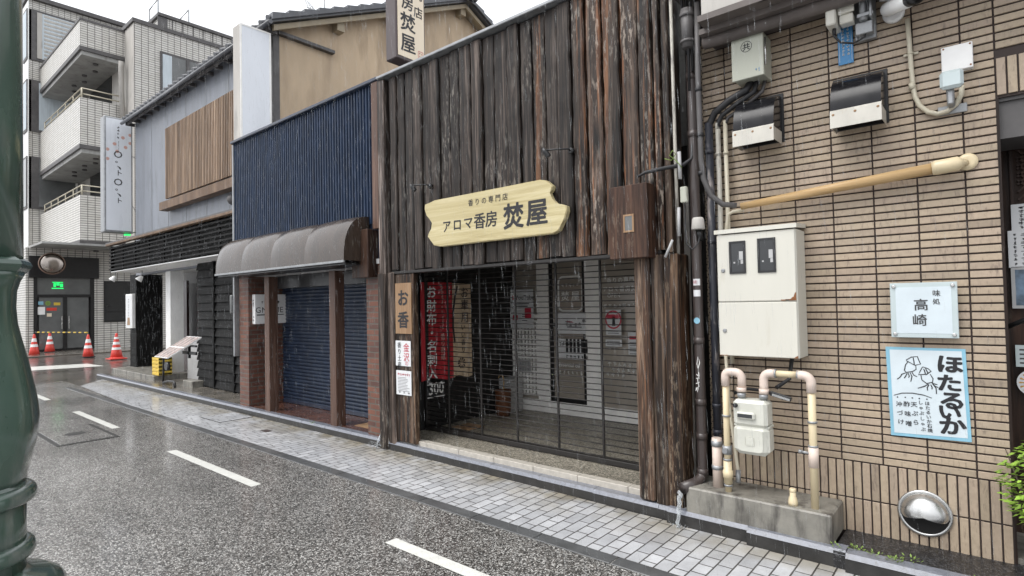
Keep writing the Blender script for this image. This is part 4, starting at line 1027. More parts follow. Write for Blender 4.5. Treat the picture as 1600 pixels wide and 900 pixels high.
# ground floor
mb = MB(); mb.box(-36.6, -30.3, 4.87, 5.12, -.02, 4.36); mb.box(-36.6, -30.3, 7.2, 30, -.02, 4.36); mb.box(-36.6, -30.3, 5.12, 7.2, 3.95, 4.36); obj('ground_floor_wall', mb, 'apt_tile', ap)
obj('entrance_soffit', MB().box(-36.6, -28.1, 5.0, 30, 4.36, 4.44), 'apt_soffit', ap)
mb = MB(); mb.box(-30.34, -30.16, 4.95, 7.35, 3.12, 4.02, .01); obj('sign_band', mb, 'black', ap)
mb = MB()
for a, b, c, d in ((5.12, 5.24, -.02, 3.12), (7.06, 7.2, -.02, 3.12), (5.24, 7.06, 2.30, 2.42), (6.10, 6.24, -.02, 2.30)): mb.box(-30.36, -30.28, a, b, c, d)
f = obj('entrance_frame', mb, 'black', ap)
mb = MB(); mb.box(-30.34, -30.33, 5.24, 7.06, 2.42, 3.12); mb.box(-30.34, -30.33, 5.30, 6.1, .12, 2.30); mb.box(-30.34, -30.33, 6.24, 7.0, .12, 2.30); obj('pane', mb, 'glass_smoke', f)
mb = MB()
for y in (6.04, 6.28): mb.box(-30.29, -30.24, y, y+.035, .95, 1.5, .005)
obj('handle', mb, 'steel', f)
obj('entrance_void', MB().box(-33, -30.5, 5.12, 7.2, -.02, 3.95), 'apt_trim', ap)
mb = MB(); mb.box(-30.31, -30.24, 7.55, 9.2, 1.18, 3.02); f = obj('window', mb, 'black', ap); obj('pane', MB().box(-30.245, -30.23, 7.6, 9.15, 1.25, 2.95), 'glass_dark', f); obj('mullion', MB().box(-30.24, -30.21, 7.58, 9.16, 1.62, 1.66), 'black', f)
for y in (10.0, 11.4): obj('roof_rail', MB().tube([(-31.0, y, 15.34), (-31.0, y, 17.0), (-32.2, y, 16.9), (-32.2, y, 15.34)], .035, 6), 'grey_metal', ap)
# stickers and lights on the entrance
gl = MB()
for y0, y1, z0, z1 in ((5.72, 6.12, 2.66, 2.70), (5.78, 5.86, 2.74, 2.9), (5.88, 5.98, 2.80, 2.92), (6.0, 6.1, 2.74, 2.88), (5.74, 6.10, 2.92, 2.95)): gl.box(-30.325, -30.31, y0, y1, z0, z1)
tag(obj('green_led_sign', gl, 'green_led'), 'small glowing green sign behind the glass over the corner entrance', 'light sign')
for i, (y, z, w_, h_, mt, lab) in enumerate(((5.36, 2.06, .17, .14, 'paper_blue', 'pale blue sticker on the corner entrance door, topmost in its stack'), (5.60, 2.05, .2, .18, 'moss', 'round green sticker between the pale blue and orange door stickers'), (5.90, 2.02, .22, .12, 'yellow', 'orange yellow sticker near the middle of the entrance door'), (5.38, 1.74, .24, .32, 'white', 'large white sticker with a green mark on the entrance door'), (5.72, 1.80, .34, .12, 'cone_red', 'torn red sticker strip on the corner entrance door'), (5.64, 1.56, .16, .14, 'sign_cream', 'small cream sticker lowest on the corner entrance door'))):
    o = obj('door_sticker', MB().box(-30.328, -30.322, y-w_/2, y+w_/2, z-h_/2, z+h_/2, .001) if i != 1 else MB().lathe([(.1, 0), (.1, .006)], (-30.328, y, z), 0, 16), mt); tag(o, lab, 'sticker', 'stickers on the corner entrance door')
t = thing('convex_mirror', 'round weathered convex traffic mirror above the corner entrance', 'traffic mirror', (-28.9, 5.46, 3.2))
obj('mirror_face', MB().lathe([(.40, 0), (.35, .045), (.25, .083), (.12, .105), (.01, .112)], (-28.9, 5.46, 3.63), 0, 28), 'mirror', t)
obj('rim', MB().lathe([(.41, -.03), (.44, -.01), (.44, .03), (.41, .03)], (-28.9, 5.46, 3.63), 0, 28, None, False), 'mirror_rim', t)
mb = MB(); mb.tube([(-28.95, 5.46, 3.63), (-30.3, 5.5, 3.75)], .04, 8); mb.lathe([(.41, -.03), (.2, -.12), (.02, -.14)], (-28.9, 5.46, 3.63), 0, 20); obj('bracket', mb, 'mirror_rim', t)
# traffic cones and the striped bar
def cone(loc, label, big=False):
    t = thing('traffic_cone', label, 'traffic cone', (0, 0, 0), 'red traffic cones at the corner entrance')
    if big: obj('base', MB().box(-.26, .26, -.26, .26, 0, .04, .01).lathe([(.24, .04), (.19, .07)], (0, 0, 0), n=18), 'cone_red', t)
    else: obj('base', MB().box(-.2, .2, -.2, .2, 0, .03, .01), 'rubber', t)
    R0, H = (.185, .9)
    def rz(z): return R0*(1-z/1.02)+.012
    obj('body', MB().lathe([(rz(z), z) for z in (.03, .25, .45, .65, .86)]+[(.03, .9)], (0, 0, 0), n=20), 'cone_red', t)
    for z0, z1 in (((.36, .47), (.58, .72)) if not big else ((.33, .41), (.51, .60), (.70, .77))):
        obj('band', MB().lathe([(rz(z0)+.004, z0), (rz(z1)+.004, z1)], (0, 0, 0), n=20, cap=False), 'cone_white', t)
    t.location = loc; t.scale = (.92, .92, .92) if not big else (1, 1, 1); return t
c1 = cone((-28.75, 4.88, 0), 'red and white cone at the street end of the striped bar')
copy_thing(c1, (-29.75, 5.55, .03), 'red and white cone standing back behind the striped bar')
copy_thing(c1, (-25.45, 5.86, 0), 'red and white cone holding the inner end of the striped bar')
cone((-23.4, 6.2, 0), 'red cone with three white bands and a broad base, apart from the others', True)
mb = MB(); mb2 = MB(); A, B = Vector((-28.7, 4.90, .90)), Vector((-25.5, 5.85, .90)); n = 20
for i in range(n): (mb if i % 2 else mb2).tube([A.lerp(B, i/n), A.lerp(B, (i+1)/n)], .024, 8)
t = thing('cone_bar', 'yellow and black striped bar laid between two traffic cones', 'barrier bar', tuple(A))
obj('yellow_band', mb, 'yellow', t); obj('black_band', mb2, 'ink', t)
# distant roof antenna behind the gable
mb = MB(); mb.tube([(-10.5, 6.5, 7.2), (-10.5, 6.5, 8.55)], .018, 6); mb.tube([(-10.85, 6.3, 8.0), (-10.5, 6.5, 7.8)], .012, 6)
for k in range(4): mb.tube([(-10.85+.07*k, 6.2+.03*k, 8.25-.1*k), (-10.85+.07*k, 6.45+.03*k, 7.8-.02*k)], .007, 5)
tag(obj('tv_antenna', mb, 'grey_metal'), 'thin television antenna on the tiled roof edge', 'antenna')
t = tag(obj('roof_vent', MB().lathe([(.13, 0), (.14, .12), (.12, .2), (.05, .24)], (-6.85, 7.4, 5.62), 2, 16).tube([(-6.85, 7.4, 4.4), (-6.85, 7.4, 5.62)], .08, 10), 'sign_cream'), 'cream capped vent pipe poking above the timber parapet', 'vent')

# ================================================================== TAN TILED RESTAURANT
TY = 4.45
rs = thing('tiled_restaurant', 'restaurant front of long tan tiles with dark joints and a recessed doorway', 'restaurant', (-.8, 4.5, 0))
obj('grout_wall', MB().box(-1.735, .046, TY+.012, TY+.30, -.02, 3.9).box(.046, 6, TY+.012, TY+.30, 2.86, 3.9), 'grout', rs)
mb = MB(); TX = [-1.56-.24+.24*i for i in range(9)]; TX = [-1.735, -1.56]+[-1.56+.2403*i for i in range(1, 7)]+[.050]
TX = [-1.735, -1.555, -1.315, -1.075, -.835, -.594, -.354, -.113, .046]
TX = sorted(set([-1.735]+[-.5942+.2403*k for k in range(-4, 3)]+[.046])); G = .0045
ROW = .0505
def tcol():
    k = RND.uniform(.88, 1.08) if RND.random() > .06 else RND.uniform(.74, .86); return (k, k*RND.uniform(.985, 1.01), k*RND.uniform(.97, 1.02))
def tile(x0, x1, z0, z1):
    dy = RND.uniform(-.0012, .0012)
    mb.box(x0+G, x1-G, TY+dy, TY+.02, z0+G*1.15, z1-G*1.15, .0022, tcol())
z = .575
while z < 3.74:
    for a, b in zip(TX, TX[1:]): tile(a, b, z, z+ROW)
    if z > 2.955:
        x = .046
        while x < 1.0: tile(x, x+.2403, z+.155-.005, z+.155+ROW-.005) if z+.15 > 3.10 else None; x += .2403
    z += ROW
for z0, z1 in ((.325, .575), (.09, .325)):
    x = -1.735
    while x < .04: tile(x, min(x+.0508, .046), z0, z1); x += .0508
x = .046
while x < 1.0: tile(x, x+.0508, 2.87, 3.10); x += .0508
obj('wall_tiles', mb, 'tile', rs)
mb = MB(); x = -1.735; z = .10
while z < 3.7:
    mb.box(-1.745, -1.735, TY+.016, TY+.075, z+.004, z+.046, .002, tcol()); mb.box(-1.745, -1.735, TY+.084, TY+.28, z+.004, z+.046, .002, tcol()); z += ROW
obj('return_tiles', mb, 'tile', rs)
# overhanging eave
mb = MB(); mb.box(-1.56, 6, 4.02, 4.80, 3.745, 4.25, .01); obj('eave_fascia', mb, 'apt_plain', rs)
mb = MB(); mb.box(-1.58, 6, 4.0, 4.79, 3.70, 3.744); mb.box(-1.62, 6, 4.12, 4.46, 3.66, 3.70); obj('eave_soffit', mb, 'eave_brown', rs)
mb = MB(); mb.box(-1.15, -1.06, 4.005, 4.019, 3.70, 4.2); mb.tube([(-1.62, 4.22, 3.63), (6, 4.22, 3.63)], .045, 10); obj('eave_gutter', mb, 'eave_brown', rs)
# doorway
mb = MB(); mb.box(.046, .056, TY+.01, 5.0, .1, 2.86, 0, (.5, .5, .5)); mb.box(.046, 2.2, 4.95, 5.0, .1, 2.86, 0, (.8, .7, .6)); obj('door_recess', mb, 'brown_wood', rs)
mb = MB(); mb.box(.056, 2.2, TY+.03, 4.95, 2.84, 2.87); mb.box(.056, 2.2, TY+.05, 4.9, 2.62, 2.84); obj('transom', mb, 'apt_trim', rs)
mb = MB()
for i in range(6):
    for s in (1, -1): mb.box(-.09, .09, -.006, .006, -.006, .006, 0, (1, 1, 1), Matrix.Translation((.20, 4.93, 2.36+.05*i)) @ Matrix.Rotation(s*.8, 4, 'Y'))
mb.box(.10, .118, 4.92, 4.945, 2.2, 2.66, 0, (1.2, 1.1, 1)); obj('door_lattice', mb, 'brown_wood', rs)
obj('door_step', MB().box(.05, 2.2, 4.47, 5.0, -.02, .14), 'concrete', rs)
# notices by the door
def door_card(px0, py0, w_, h_, name, label, mat, y=4.90, cat='notice'):
    x0, z1 = at(px0, py0, y); return flat_sign(name, label, cat, y, x0, x0+w_, z1-h_, z1, mat, .006), x0, x0+w_, z1-h_, z1, y-.0015
o, x0, x1, z0, z1, y = door_card(1579, 320, .17, .17, 'door_notice', 'upper white card with vertical black writing on the dark door jamb', 'paper')
mb = MB(); [scrawl(mb, (x0+.05+.05*j, y, z1-.025-.025*i), UX, UZ, .032, .022, 6) for i in range(6) for j in range(2)]; inked(o, mb, 'ink')
o, x0, x1, z0, z1, y = door_card(1574, 361, .15, .24, 'door_notice', 'white card with two columns of writing under the upper card on the door jamb', 'paper')
mb = MB(); [scrawl(mb, (x0+.035+.045*j, y, z1-.03-.026*i), UX, UZ, .034 if j else .02, .022, 6) for i in range(8) for j in range(2)]; inked(o, mb, 'ink')
o, x0, x1, z0, z1, y = door_card(1579, 417, .25, .27, 'framed_picture', 'framed mountain picture hung on the dark door jamb', 'off_white', cat='picture')
mb = MB(); mb.quad((x0+.02, y, z0+.02), (x1-.02, y, z0+.02), (x1-.02, y, z1-.02), (x0+.02, y, z1-.02)); inked(o, mb, 'photo', 'print')
o, x0, x1, z0, z1, y = door_card(1586, 539, .2, .14, 'door_notice', 'pale greenish card above the round orange badge by the doorway', 'acrylic')
mb = MB(); lines(mb, (x0+.02, y, z1-.03), UX, UZ, .15, 4, .028, .010); inked(o, mb, 'ink_soft')
x0, z1 = at(1588, 585, 4.88)
o = tag(obj('round_badge', MB().lathe([(.085, 0), (.085, .006)], (x0+.085, 4.88, z1-.05), 1, 28), 'paper'), 'round white badge with an orange sunburst by the doorway', 'badge')
mb = MB()
for k in range(16):
    a = k*math.pi/8; mb.quad(*[(x0+.085+r_*math.cos(a+d_), 4.8785, z1-.05+r_*math.sin(a+d_)) for r_, d_ in ((.03, 0), (.07, -.08), (.075, 0), (.07, .08))])
inked(o, mb, 'orange_light', 'print')
mb = MB(); p0 = at(1583, 512, 4.5); mb.tube([(p0[0]-.03, 4.52, p0[1]), (p0[0]+.25, 4.40, p0[1]+.16)], .014, 8)
tag(obj('door_lever', mb, 'black'), 'dark slanting bar projecting from the doorway under the framed picture', 'bar')

# ---------------- electric meter cabinet
t = thing('meter_cabinet', 'cream steel meter cabinet with two small windows and rusty corners', 'cabinet', (-1.29, 4.2, 1.27))
x0, x1, z0, z1 = -1.563, -1.025, 1.275, 2.165; CY = 4.20
obj('case', MB().box(x0, x1+.003, CY+.014, TY-.005, z0, z1, .004), 'cream', t)
mb = MB(); mb.prism([(CY-.012, z1+.005), (TY-.005, z1+.022), (TY-.005, z1+.05), (CY-.012, z1+.035)], 0, x0-.012, x1+.014); obj('rain_lid', mb, 'cream', t)
for nm, a, b in (('upper_door', 1.672, z1-.002), ('lower_door', z0+.002, 1.664)):
    d = obj(nm, MB().box(x0+.002, x1-.002, CY, CY+.013, a, b, .004), 'cream', t)
    zz = 1.90 if nm[0] == 'u' else 1.46
    obj('lock', MB().lathe([(.014, 0), (.014, -.006), (.010, -.008)], (x0+.045, CY, zz), 1, 16), 'grey_metal', d)
    mb = MB()
    if nm[0] == 'u':
        for a_, b_, l in ((0, 0, 1), (1, 0, .7), (0, 1, .8), (2, 0, .5)):
            mb.box(x1-.012-.03*a_-.03, x1-.003-.022*a_, CY-.0012, CY-.0002, a+.001, a+.012-.002*a_)
        mb.prism([(x1-.003, a+.001), (x1-.045, a+.001), (x1-.03, a+.022), (x1-.02, a+.026), (x1-.012, a+.05), (x1-.003, a+.06)], 1, CY-.0022, CY-.0014)
    else:
        mb.prism([(x1-.003, z0+.003), (x1-.03, z0+.003), (x1-.02, z0+.012), (x1-.003, z0+.022)], 1, CY-.0022, CY-.0004); mb.box(x0+.002, x0+.06, CY-.0022, CY-.0004, z0+.003, z0+.007)
    obj('rust_patch', mb, 'rust', d)
for a, b, c, d_ in ((1139, 378, 1166, 427), (1183, 373, 1213, 425)):
    (wx0, wz1), (wx1, wz0) = at(a, b, CY), at(c, d_, CY)
    mb = MB(); f = .014
    mb.box(wx0, wx1, CY-.008, CY, wz0, wz0+f); mb.box(wx0, wx1, CY-.008, CY, wz1-f, wz1); mb.box(wx0, wx0+f, CY-.008, CY, wz0+f, wz1-f); mb.box(wx1-f, wx1, CY-.008, CY, wz0+f, wz1-f)
    f_ = obj('meter_window', mb, 'rubber', t)
    obj('pane', MB().box(wx0+f, wx1-f, CY-.004, CY-.001, wz0+f, wz1-f), 'glass_dark', f_)
    mb = MB(); mb.box(wx1-.045, wx1-.018, CY-.0062, CY-.0045, wz0+.10, wz0+.16); mb.box(wx1-.035, wx1-.018, CY-.0062, CY-.0045, wz0+.07, wz0+.098); mb.box(wx0+.03, wx0+.042, CY-.0062, CY-.0045, wz0+.075, wz0+.086); obj('dial', mb, 'off_white', f_)
# ---------------- small junction cabinet with a ringed mark
t = thing('junction_box', 'grey green box with a ringed character on the tiled wall over the vent hoods', 'junction box', (-1.31, 4.25, 3.28))
obj('case', MB().box(-1.42, -1.205, 4.262, TY-.004, 3.295, 3.605, .005), 'grey_green', t)
obj('door', MB().box(-1.428, -1.203, 4.245, 4.26, 3.29, 3.61, .004), 'grey_green', t)
mb = MB(); cx, cz = at(1166, 73, 4.245)
for k in range(32):
    a, b = k*math.pi/16, (k+1)*math.pi/16; mb.quad(*[(cx+r_*math.cos(q), 4.2438, cz+r_*math.sin(q)) for r_, q in ((.040, a), (.040, b), (.036, b), (.036, a))])
column(mb, '共', (cx, 4.2438, cz), UX, UZ, .056, None, .02); obj('mark', mb, 'ink', t)
mb = MB(); [scrawl(mb, (-1.255+i*.02, 4.2438, 3.335), UX, UZ, .014, .03, 5) for i in range(2)]; obj('sticker', mb, 'sky_blue', t)
mb = MB(); mb.tube([(-1.194, 4.262, 3.56), (-1.194, 4.262, 3.36)], .006, 6); obj('hinge', mb, 'steel', t)
# ---------------- black vent hoods with metal lips
def hood(x0, x1, label):
    t = thing('vent_hood', label, 'vent hood', ((x0+x1)/2, 4.4, 2.8), 'black vent hoods on the tiled wall')
    pr = [(TY-.002, 2.84)]
    pr += [(4.225, 2.905)]+[(TY-.02-.205*math.sin(rad(90-a))**.8, 2.915+.245*math.sin(rad(a))) for a in range(0, 91, 10)]+[(TY-.002, 3.165)]
    mb = MB(); mb.prism(pr, 0, x0, x1)
    for f in mb.bm.faces: f.smooth = len(f.verts) == 4
    for e in mb.bm.edges: e.smooth = abs(e.verts[0].co.x-e.verts[1].co.x) > .1 and not any(abs(v.co.z-2.84) < .001 for v in e.verts)
    h = obj('hood', mb, 'black_gloss', t)
    mb = MB(); mb.box(x0-.02, x1+.015, TY-.008, TY-.001, 2.83, 3.19, .003); obj('back_plate', mb, 'black', t)
    mb = MB(); mb.prism([(4.212, 2.80), (4.216, 2.80), (4.222, 2.905), (4.234, 2.925), (4.230, 2.925), (4.216, 2.907)], 0, x0-.002, x1+.002); mb.box(x0-.002, x0+.002, 4.216, 4.42, 2.81, 2.90); mb.box(x1-.002, x1+.002, 4.216, 4.42, 2.81, 2.90)
    lip = obj('metal_lip', mb, 'lip_metal', t)
    mb = MB()
    for f in (.06, .5, .94): obj('screw', MB().lathe([(.0085, 0), (.0085, -.004), (.005, -.007)], (x0+(x1-x0)*f, 4.219, 2.888), 1, 12), 'plaque_wood', lip)
    return t
hood(-1.425, -1.145, 'black vent hood under the ringed junction box')
hood(-.79, -.505, 'black vent hood under the blue vertical plate')
# ---------------- round dome vent
t = thing('dome_vent', 'round stainless dome vent low on the tan tiled wall', 'vent', (-.38, 4.44, .31))
c = (-.38, TY-.002, .312)
mb = MB(); mb.lathe([(.142, 0), (.145, -.012), (.132, -.018), (.126, -.012)], c, 1, 40, None, False); obj('rim', mb, 'steel', t)
mb = MB(); n = 28; rings = []
for i in range(8):
    ring = []
    for k in range(n+1):
        ph = rad(-28+236*k/n); th = rad(90*i/7)
        r_ = .127*math.cos(th); ring.append(mb.bm.verts.new((c[0]+r_*math.cos(ph), c[1]-.012-.10*math.sin(th)*max(.25, 1-.0*k), c[2]+r_*math.sin(ph)*(1 if math.sin(ph) > 0 else .55)+.0)))
    rings.append(ring)
fs = []
for i in range(7):
    for k in range(n): fs.append(mb.bm.faces.new((rings[i][k], rings[i][k+1], rings[i+1][k+1], rings[i+1][k])))
for f in fs: f.smooth = True
mb._fin(fs); obj('dome', mb, 'steel', t)
obj('opening', MB().lathe([(.128, -.003), (.128, -.006)], c, 1, 32), 'dark', t)
# ---------------- restaurant nameplate and squid poster
t = thing('acrylic_nameplate', 'frosted acrylic nameplate with four steel studs on the tan tiles', 'sign', (-.34, 4.4, 1.42))
(x0, z1), (x1, z0) = at(1390, 443, 4.40), at(1499, 529, 4.40)
obj('plate', MB().box(x0, x1, 4.395, 4.407, z0, z1, .003), 'acrylic', t)
obj('inner_sheet', MB().box(x0+.03, x1-.03, 4.3935, 4.3948, z0+.028, z1-.028), 'paper_ice', t)
for a in (x0+.022, x1-.022):
    for b in (z0+.022, z1-.022): obj('stud', MB().lathe([(.0095, .045), (.0095, -.001), (.011, -.003), (.011, -.009), (.007, -.011)], (a, 4.395, b), 1, 16), 'steel', t)
mb = MB(); yy = 4.3925
for ch, px, py, h in (('味', 1463, 458, .042), ('処', 1463, 471, .038), ('高', 1439, 476, .078), ('崎', 1437, 500, .078)): x, z = at(px, py, yy); column(mb, ch, (x, yy, z), UX, UZ, h, None, .018, .03)
obj('lettering', mb, 'ink_soft', t)
t = thing('squid_poster', 'blue bordered paper poster with brushed lettering and drawn squid', 'poster', (-.34, 4.44, .8))
Q = [at(1383.5, 541.5, 4.443), at(1508.5, 545.5, 4.443), at(1518.5, 691, 4.443), at(1392.5, 679.5, 4.443)]
mb = MB(); mb.prism(Q[::-1], 1, 4.442, 4.446); obj('border', mb, 'paper_blue', t)
I_ = [at(1390, 546, 4.443), at(1502.5, 549, 4.443), at(1512.5, 685, 4.443), at(1397.5, 675.5, 4.443)]
mb = MB(); N = 10; g_ = []
for i in range(N+1):
    r_ = []
    for j in range(N+1):
        a = Vector(I_[0]).lerp(Vector(I_[1]), i/N).lerp(Vector(I_[3]).lerp(Vector(I_[2]), i/N), j/N)
        r_.append(mb.bm.verts.new((a.x, 4.4408-.0006*math.sin(i*1.7+j*.8), a.y)))
    g_.append(r_)
fs = [mb.bm.faces.new((g_[i][j], g_[i+1][j], g_[i+1][j+1], g_[i][j+1])) for i in range(N) for j in range(N)]
for f in fs: f.smooth = True
mb._fin(fs); obj('paper', mb, 'paper_ice', t)
mb = MB(); yy = 4.4393
def pp_(a, b): x, z = at(1380+a/5.4545, 535+b/5.4545, yy); return Vector((x, yy, z))
for ch, a, b, h in (('ほ', 565, 185, .118), ('た', 562, 345, .112), ('る', 588, 495, .118), ('い', 565, 592, .105), ('か', 590, 712, .118)): column(mb, ch, pp_(a, b), UX, UZ, h, None, .052, .05, 1.18)
for s, a, b0, b1 in (('沖づけ', 135, 525, 675), ('酢味噌', 200, 525, 690), ('天ぷら', 262, 528, 680), ('しゃぶしゃぶ', 318, 512, 740), ('ほたるいか石焼', 375, 520, 750)):
    p0, p1 = pp_(a, b0), pp_(a+25*(b1-b0)/230, b1)
    for i, ch in enumerate(s): column(mb, ch, p0.lerp(p1, i/(len(s)-1)), UX, UZ, .036 if len(s) < 4 else .027, None, .012, .05)
o0, ux_, vz_ = pp_(0, 0), (pp_(100, 0)-pp_(0, 0)), (pp_(0, 0)-pp_(0, 100))
# offsets from the sheet corner use true plane directions
def D(pts): return [((pp_(a, b)-o0).x, (pp_(a, b)-o0).z) for a, b in pts]
for pts in ([(90, 450), (160, 432), (250, 432), (340, 448), (415, 475)],): stroke(mb, D(pts), o0, UX, UZ, .006)
for a, b in ((122, 465), (188, 468), (248, 473), (308, 478), (372, 484)): column(mb, '・', pp_(a, b), UX, UZ, .035, None, .02)
for pts in ([(195, 150), (240, 125), (290, 120), (318, 185), (270, 195), (195, 155)], [(215, 160), (190, 190), (180, 240), (200, 255), (250, 248), (280, 230), (278, 195)], [(255, 130), (262, 165), (265, 190)],
            [(195, 258), (160, 270), (140, 300), (118, 312)], [(205, 262), (190, 290), (178, 305)], [(215, 262), (222, 290), (215, 300)], [(230, 258), (245, 290), (235, 335)], [(245, 255), (262, 280), (288, 292)],
            [(335, 208), (315, 245), (300, 275), (370, 272), (408, 245), (380, 222), (335, 208)], [(322, 280), (330, 320), (370, 350), (420, 340), (425, 310), (400, 270)], [(345, 225), (355, 250), (360, 270)], [(360, 220), (375, 250), (385, 265)],
            [(385, 355), (350, 375), (295, 390)], [(390, 360), (375, 385), (378, 410)], [(405, 360), (418, 385), (415, 400)], [(420, 350), (450, 390), (455, 440)], [(415, 345), (440, 355), (462, 360)], [(420, 355), (445, 375), (470, 385)]):
    stroke(mb, D(pts), o0, UX, UZ, .0062)
obj('lettering', mb, 'ink', t)
# ---------------- blue vertical plate, antenna unit, camera, sensor
(x0, z1), (x1, z0) = at(1308, 38, 4.435), at(1334, 97, 4.435)
t = tag(obj('blue_plate', MB().box(x0, x1, 4.434, 4.44, z0, z1, .001), 'sky_blue'), 'narrow blue plate with two columns of white print hanging under the antenna unit', 'sign')
mb = MB()
for i in range(9):
    for q in (.36, .68): scrawl(mb, (x0+(x1-x0)*q, 4.4325, z1-.035-i*.0235), UX, UZ, .019, .019, 7)
mb.box(x0+.008, x0+.0095, 4.432, 4.4338, z0+.02, z1-.01); mb.box(x1-.0095, x1-.008, 4.432, 4.4338, z0+.02, z1-.01); inked(t, mb, 'ink_white')
t = thing('antenna_unit', 'cream wireless antenna unit on a galvanised bracket at the top of the wall', 'antenna', (-.7, 4.35, 3.5))
obj('panel', MB().box(-.80, -.74, 4.22, 4.40, 3.49, 3.85, .008), 'cream', t)
mb = MB(); mb.box(-.735, -.64, 4.26, 4.275, 3.56, 3.80, .003); mb.box(-.735, -.66, 4.275, 4.40, 3.56, 3.575); mb.box(-.73, -.65, 4.28, 4.36, 3.50, 3.56, .006); obj('bracket', mb, 'cream', t)
mb = MB(); mb.box(-.66, -.54, 4.40, 4.445, 3.40, 3.75, .004); mb.box(-.63, -.54, 4.30, 4.40, 3.52, 3.54); mb.tube([(-.60, 4.33, 3.50), (-.60, 4.33, 3.82)], .024, 12); mb.box(-.56, -.545, 4.28, 4.42, 3.5, 3.85, .003); mb.box(-.65, -.55, 4.34, 4.44, 3.42, 3.50, .005); obj('clamp', mb, 'grey_metal', t)
mb = MB(); mb.tube([(-.765, 4.30, 3.49), (-.765, 4.30, 3.44), (-.73, 4.31, 3.39), (-.66, 4.33, 3.37), (-.60, 4.35, 3.40), (-.585, 4.36, 3.45)], .007, 8); mb.tube([(-.765, 4.30, 3.50), (-.765, 4.30, 3.45)], .012, 8); obj('cable', mb, 'rubber', t)
t = thing('security_camera', 'white bullet security camera above the looped conduit', 'camera', (-.40, 4.3, 3.5))
obj('wall_mount', MB().lathe([(.062, 0), (.062, -.018), (.045, -.026)], (-.445, TY-.002, 3.535), 1, 24), 'white', t)
mb = MB(); mb.tube([(-.445, TY-.03, 3.535), (-.445, 4.36, 3.535), (-.40, 4.31, 3.53)], .018, 10); obj('arm', mb, 'white', t)
a, b = Vector((-.475, 4.36, 3.54)), Vector((-.30, 4.14, 3.475)); d = (b-a).normalized()
obj('body', MB().tube([a, a+d*.01, b-d*.06, b-d*.055], [.036, .045, .045, .03], 20), 'white', t)
obj('lens_hood', MB().tube([b-d*.06, b+d*.012, b+d*.012, b-d*.02], [.043, .043, .034, .03], 20), 'black', t)
obj('lens', MB().tube([b-d*.03, b-d*.008, b+d*.004], [.03, .03, .012], 16), 'glass_dark', t)
mb = MB(); up = Vector((0, 0, 1)); sdv = d.cross(up).normalized(); uu = sdv.cross(d)
P_ = [a+uu*.052-sdv*.05, a+uu*.052+sdv*.05, b+d*.01+uu*.052+sdv*.05, b+d*.01+uu*.052-sdv*.05]
mb.quad(*P_); mb.quad(*[p+uu*.006 for p in P_])
for i in range(4): j = (i+1) % 4; mb.quad(P_[i], P_[j], P_[j]+uu*.006, P_[i]+uu*.006)
obj('sun_shield', mb, 'white', t)
mb = MB(); P_ = [at(px, py, 4.425) for px, py in ((1418, 30), (1421, 70), (1424, 110), (1427, 138), (1430, 152), (1437, 165), (1450, 175), (1465, 178), (1480, 174), (1494, 163), (1502, 148), (1503, 134))]
mb.tube([(x, 4.425, z) for x, z in P_], .0145, 10); t = tag(obj('looped_conduit', mb, 'conduit'), 'cream conduit dropping from the camera and looping up to the small sensor', 'conduit')
mb = MB(); x, z = at(1425, 135, 4.425); mb.tube([(x, 4.425, z+.02), (x+.001, 4.425, z-.02)], .019, 10); x, z = at(1423, 84, 4.43); mb.box(x-.04, x+.04, 4.436, 4.444, z-.008, z+.008, .002); mb.tube([(x, 4.425, z-.006), (x, 4.425, z+.006)], .017, 10); obj('clip', mb, 'conduit', t)
(x0, z1), (x1, z0) = at(1470, 76, 4.40), at(1521, 103, 4.40)
t = tag(obj('cover_plate', MB().box(x0, x1, 4.395, TY-.002, z0-.005, z1, .004), 'white'), 'square white cover plate with corner screws above the small sensor', 'cover plate')
obj('screws', MB().lathe([(.005, 0), (.005, -.003)], (x0+.012, 4.395, z1-.012), 1, 10).lathe([(.005, 0), (.005, -.003)], (x1-.012, 4.395, z1-.012), 1, 10).lathe([(.005, 0), (.005, -.003)], (x1-.012, 4.395, z0+.012), 1, 10), 'rust', t)
t = thing('wall_sensor', 'pale rounded sensor on a grey bracket at the end of the looped conduit', 'sensor', (-.155, 4.3, 2.95))
obj('body', MB().box(-.212, -.098, 4.27, 4.32, 2.925, 3.035, .016), 'acrylic', t)
obj('bracket', MB().box(-.235, -.09, 4.436, 4.447, 2.81, 2.865, .003).box(-.18, -.15, 4.31, 4.44, 2.84, 2.93, .006).tube([(-.165, 4.32, 2.93), (-.165, 4.40, 2.85)], .02, 10), 'grey_metal', t)

# ---------------- concrete plinth, gas meter and its pipes
mb = MB(); mb.box(-1.80, -.835, 4.075, TY-.002, .10, .30, .010)
tag(obj('concrete_plinth', mb, 'concrete'), 'stained low concrete plinth under the gas meter pipes', 'plinth')
t = thing('gas_meter', 'white rounded gas meter hung between two cream pipes', 'gas meter', (-1.32, 4.15, .6))
mb = MB(); mb.box(-1.435, -1.205, 4.07, 4.22, .80, .985, .022); obj('upper_case', mb, 'meter', t)
mb = MB(); mb.box(-1.440, -1.20, 4.068, 4.23, .605, .815, .034); mb.box(-1.44, -1.20, 4.10, 4.215, .792, .812, .006); obj('lower_case', mb, 'meter', t)
mb = MB(); mb.prism(rr(.085, .075, .028), 1, 0, .012); 
for v in mb.bm.verts: v.co += Vector((-1.319, 4.062, .708))
mb.box(-1.35, -1.29, 4.058, 4.064, .675, .735, .006); obj('cover', mb, 'meter', t)
mb = MB(); mb.box(-1.405, -1.28, 4.045, 4.075, .855, .905, .01); obj('dial_housing', mb, 'meter', t)
obj('dial_window', MB().box(-1.393, -1.295, 4.042, 4.0448, .868, .893, .002), 'glass_dark', t)
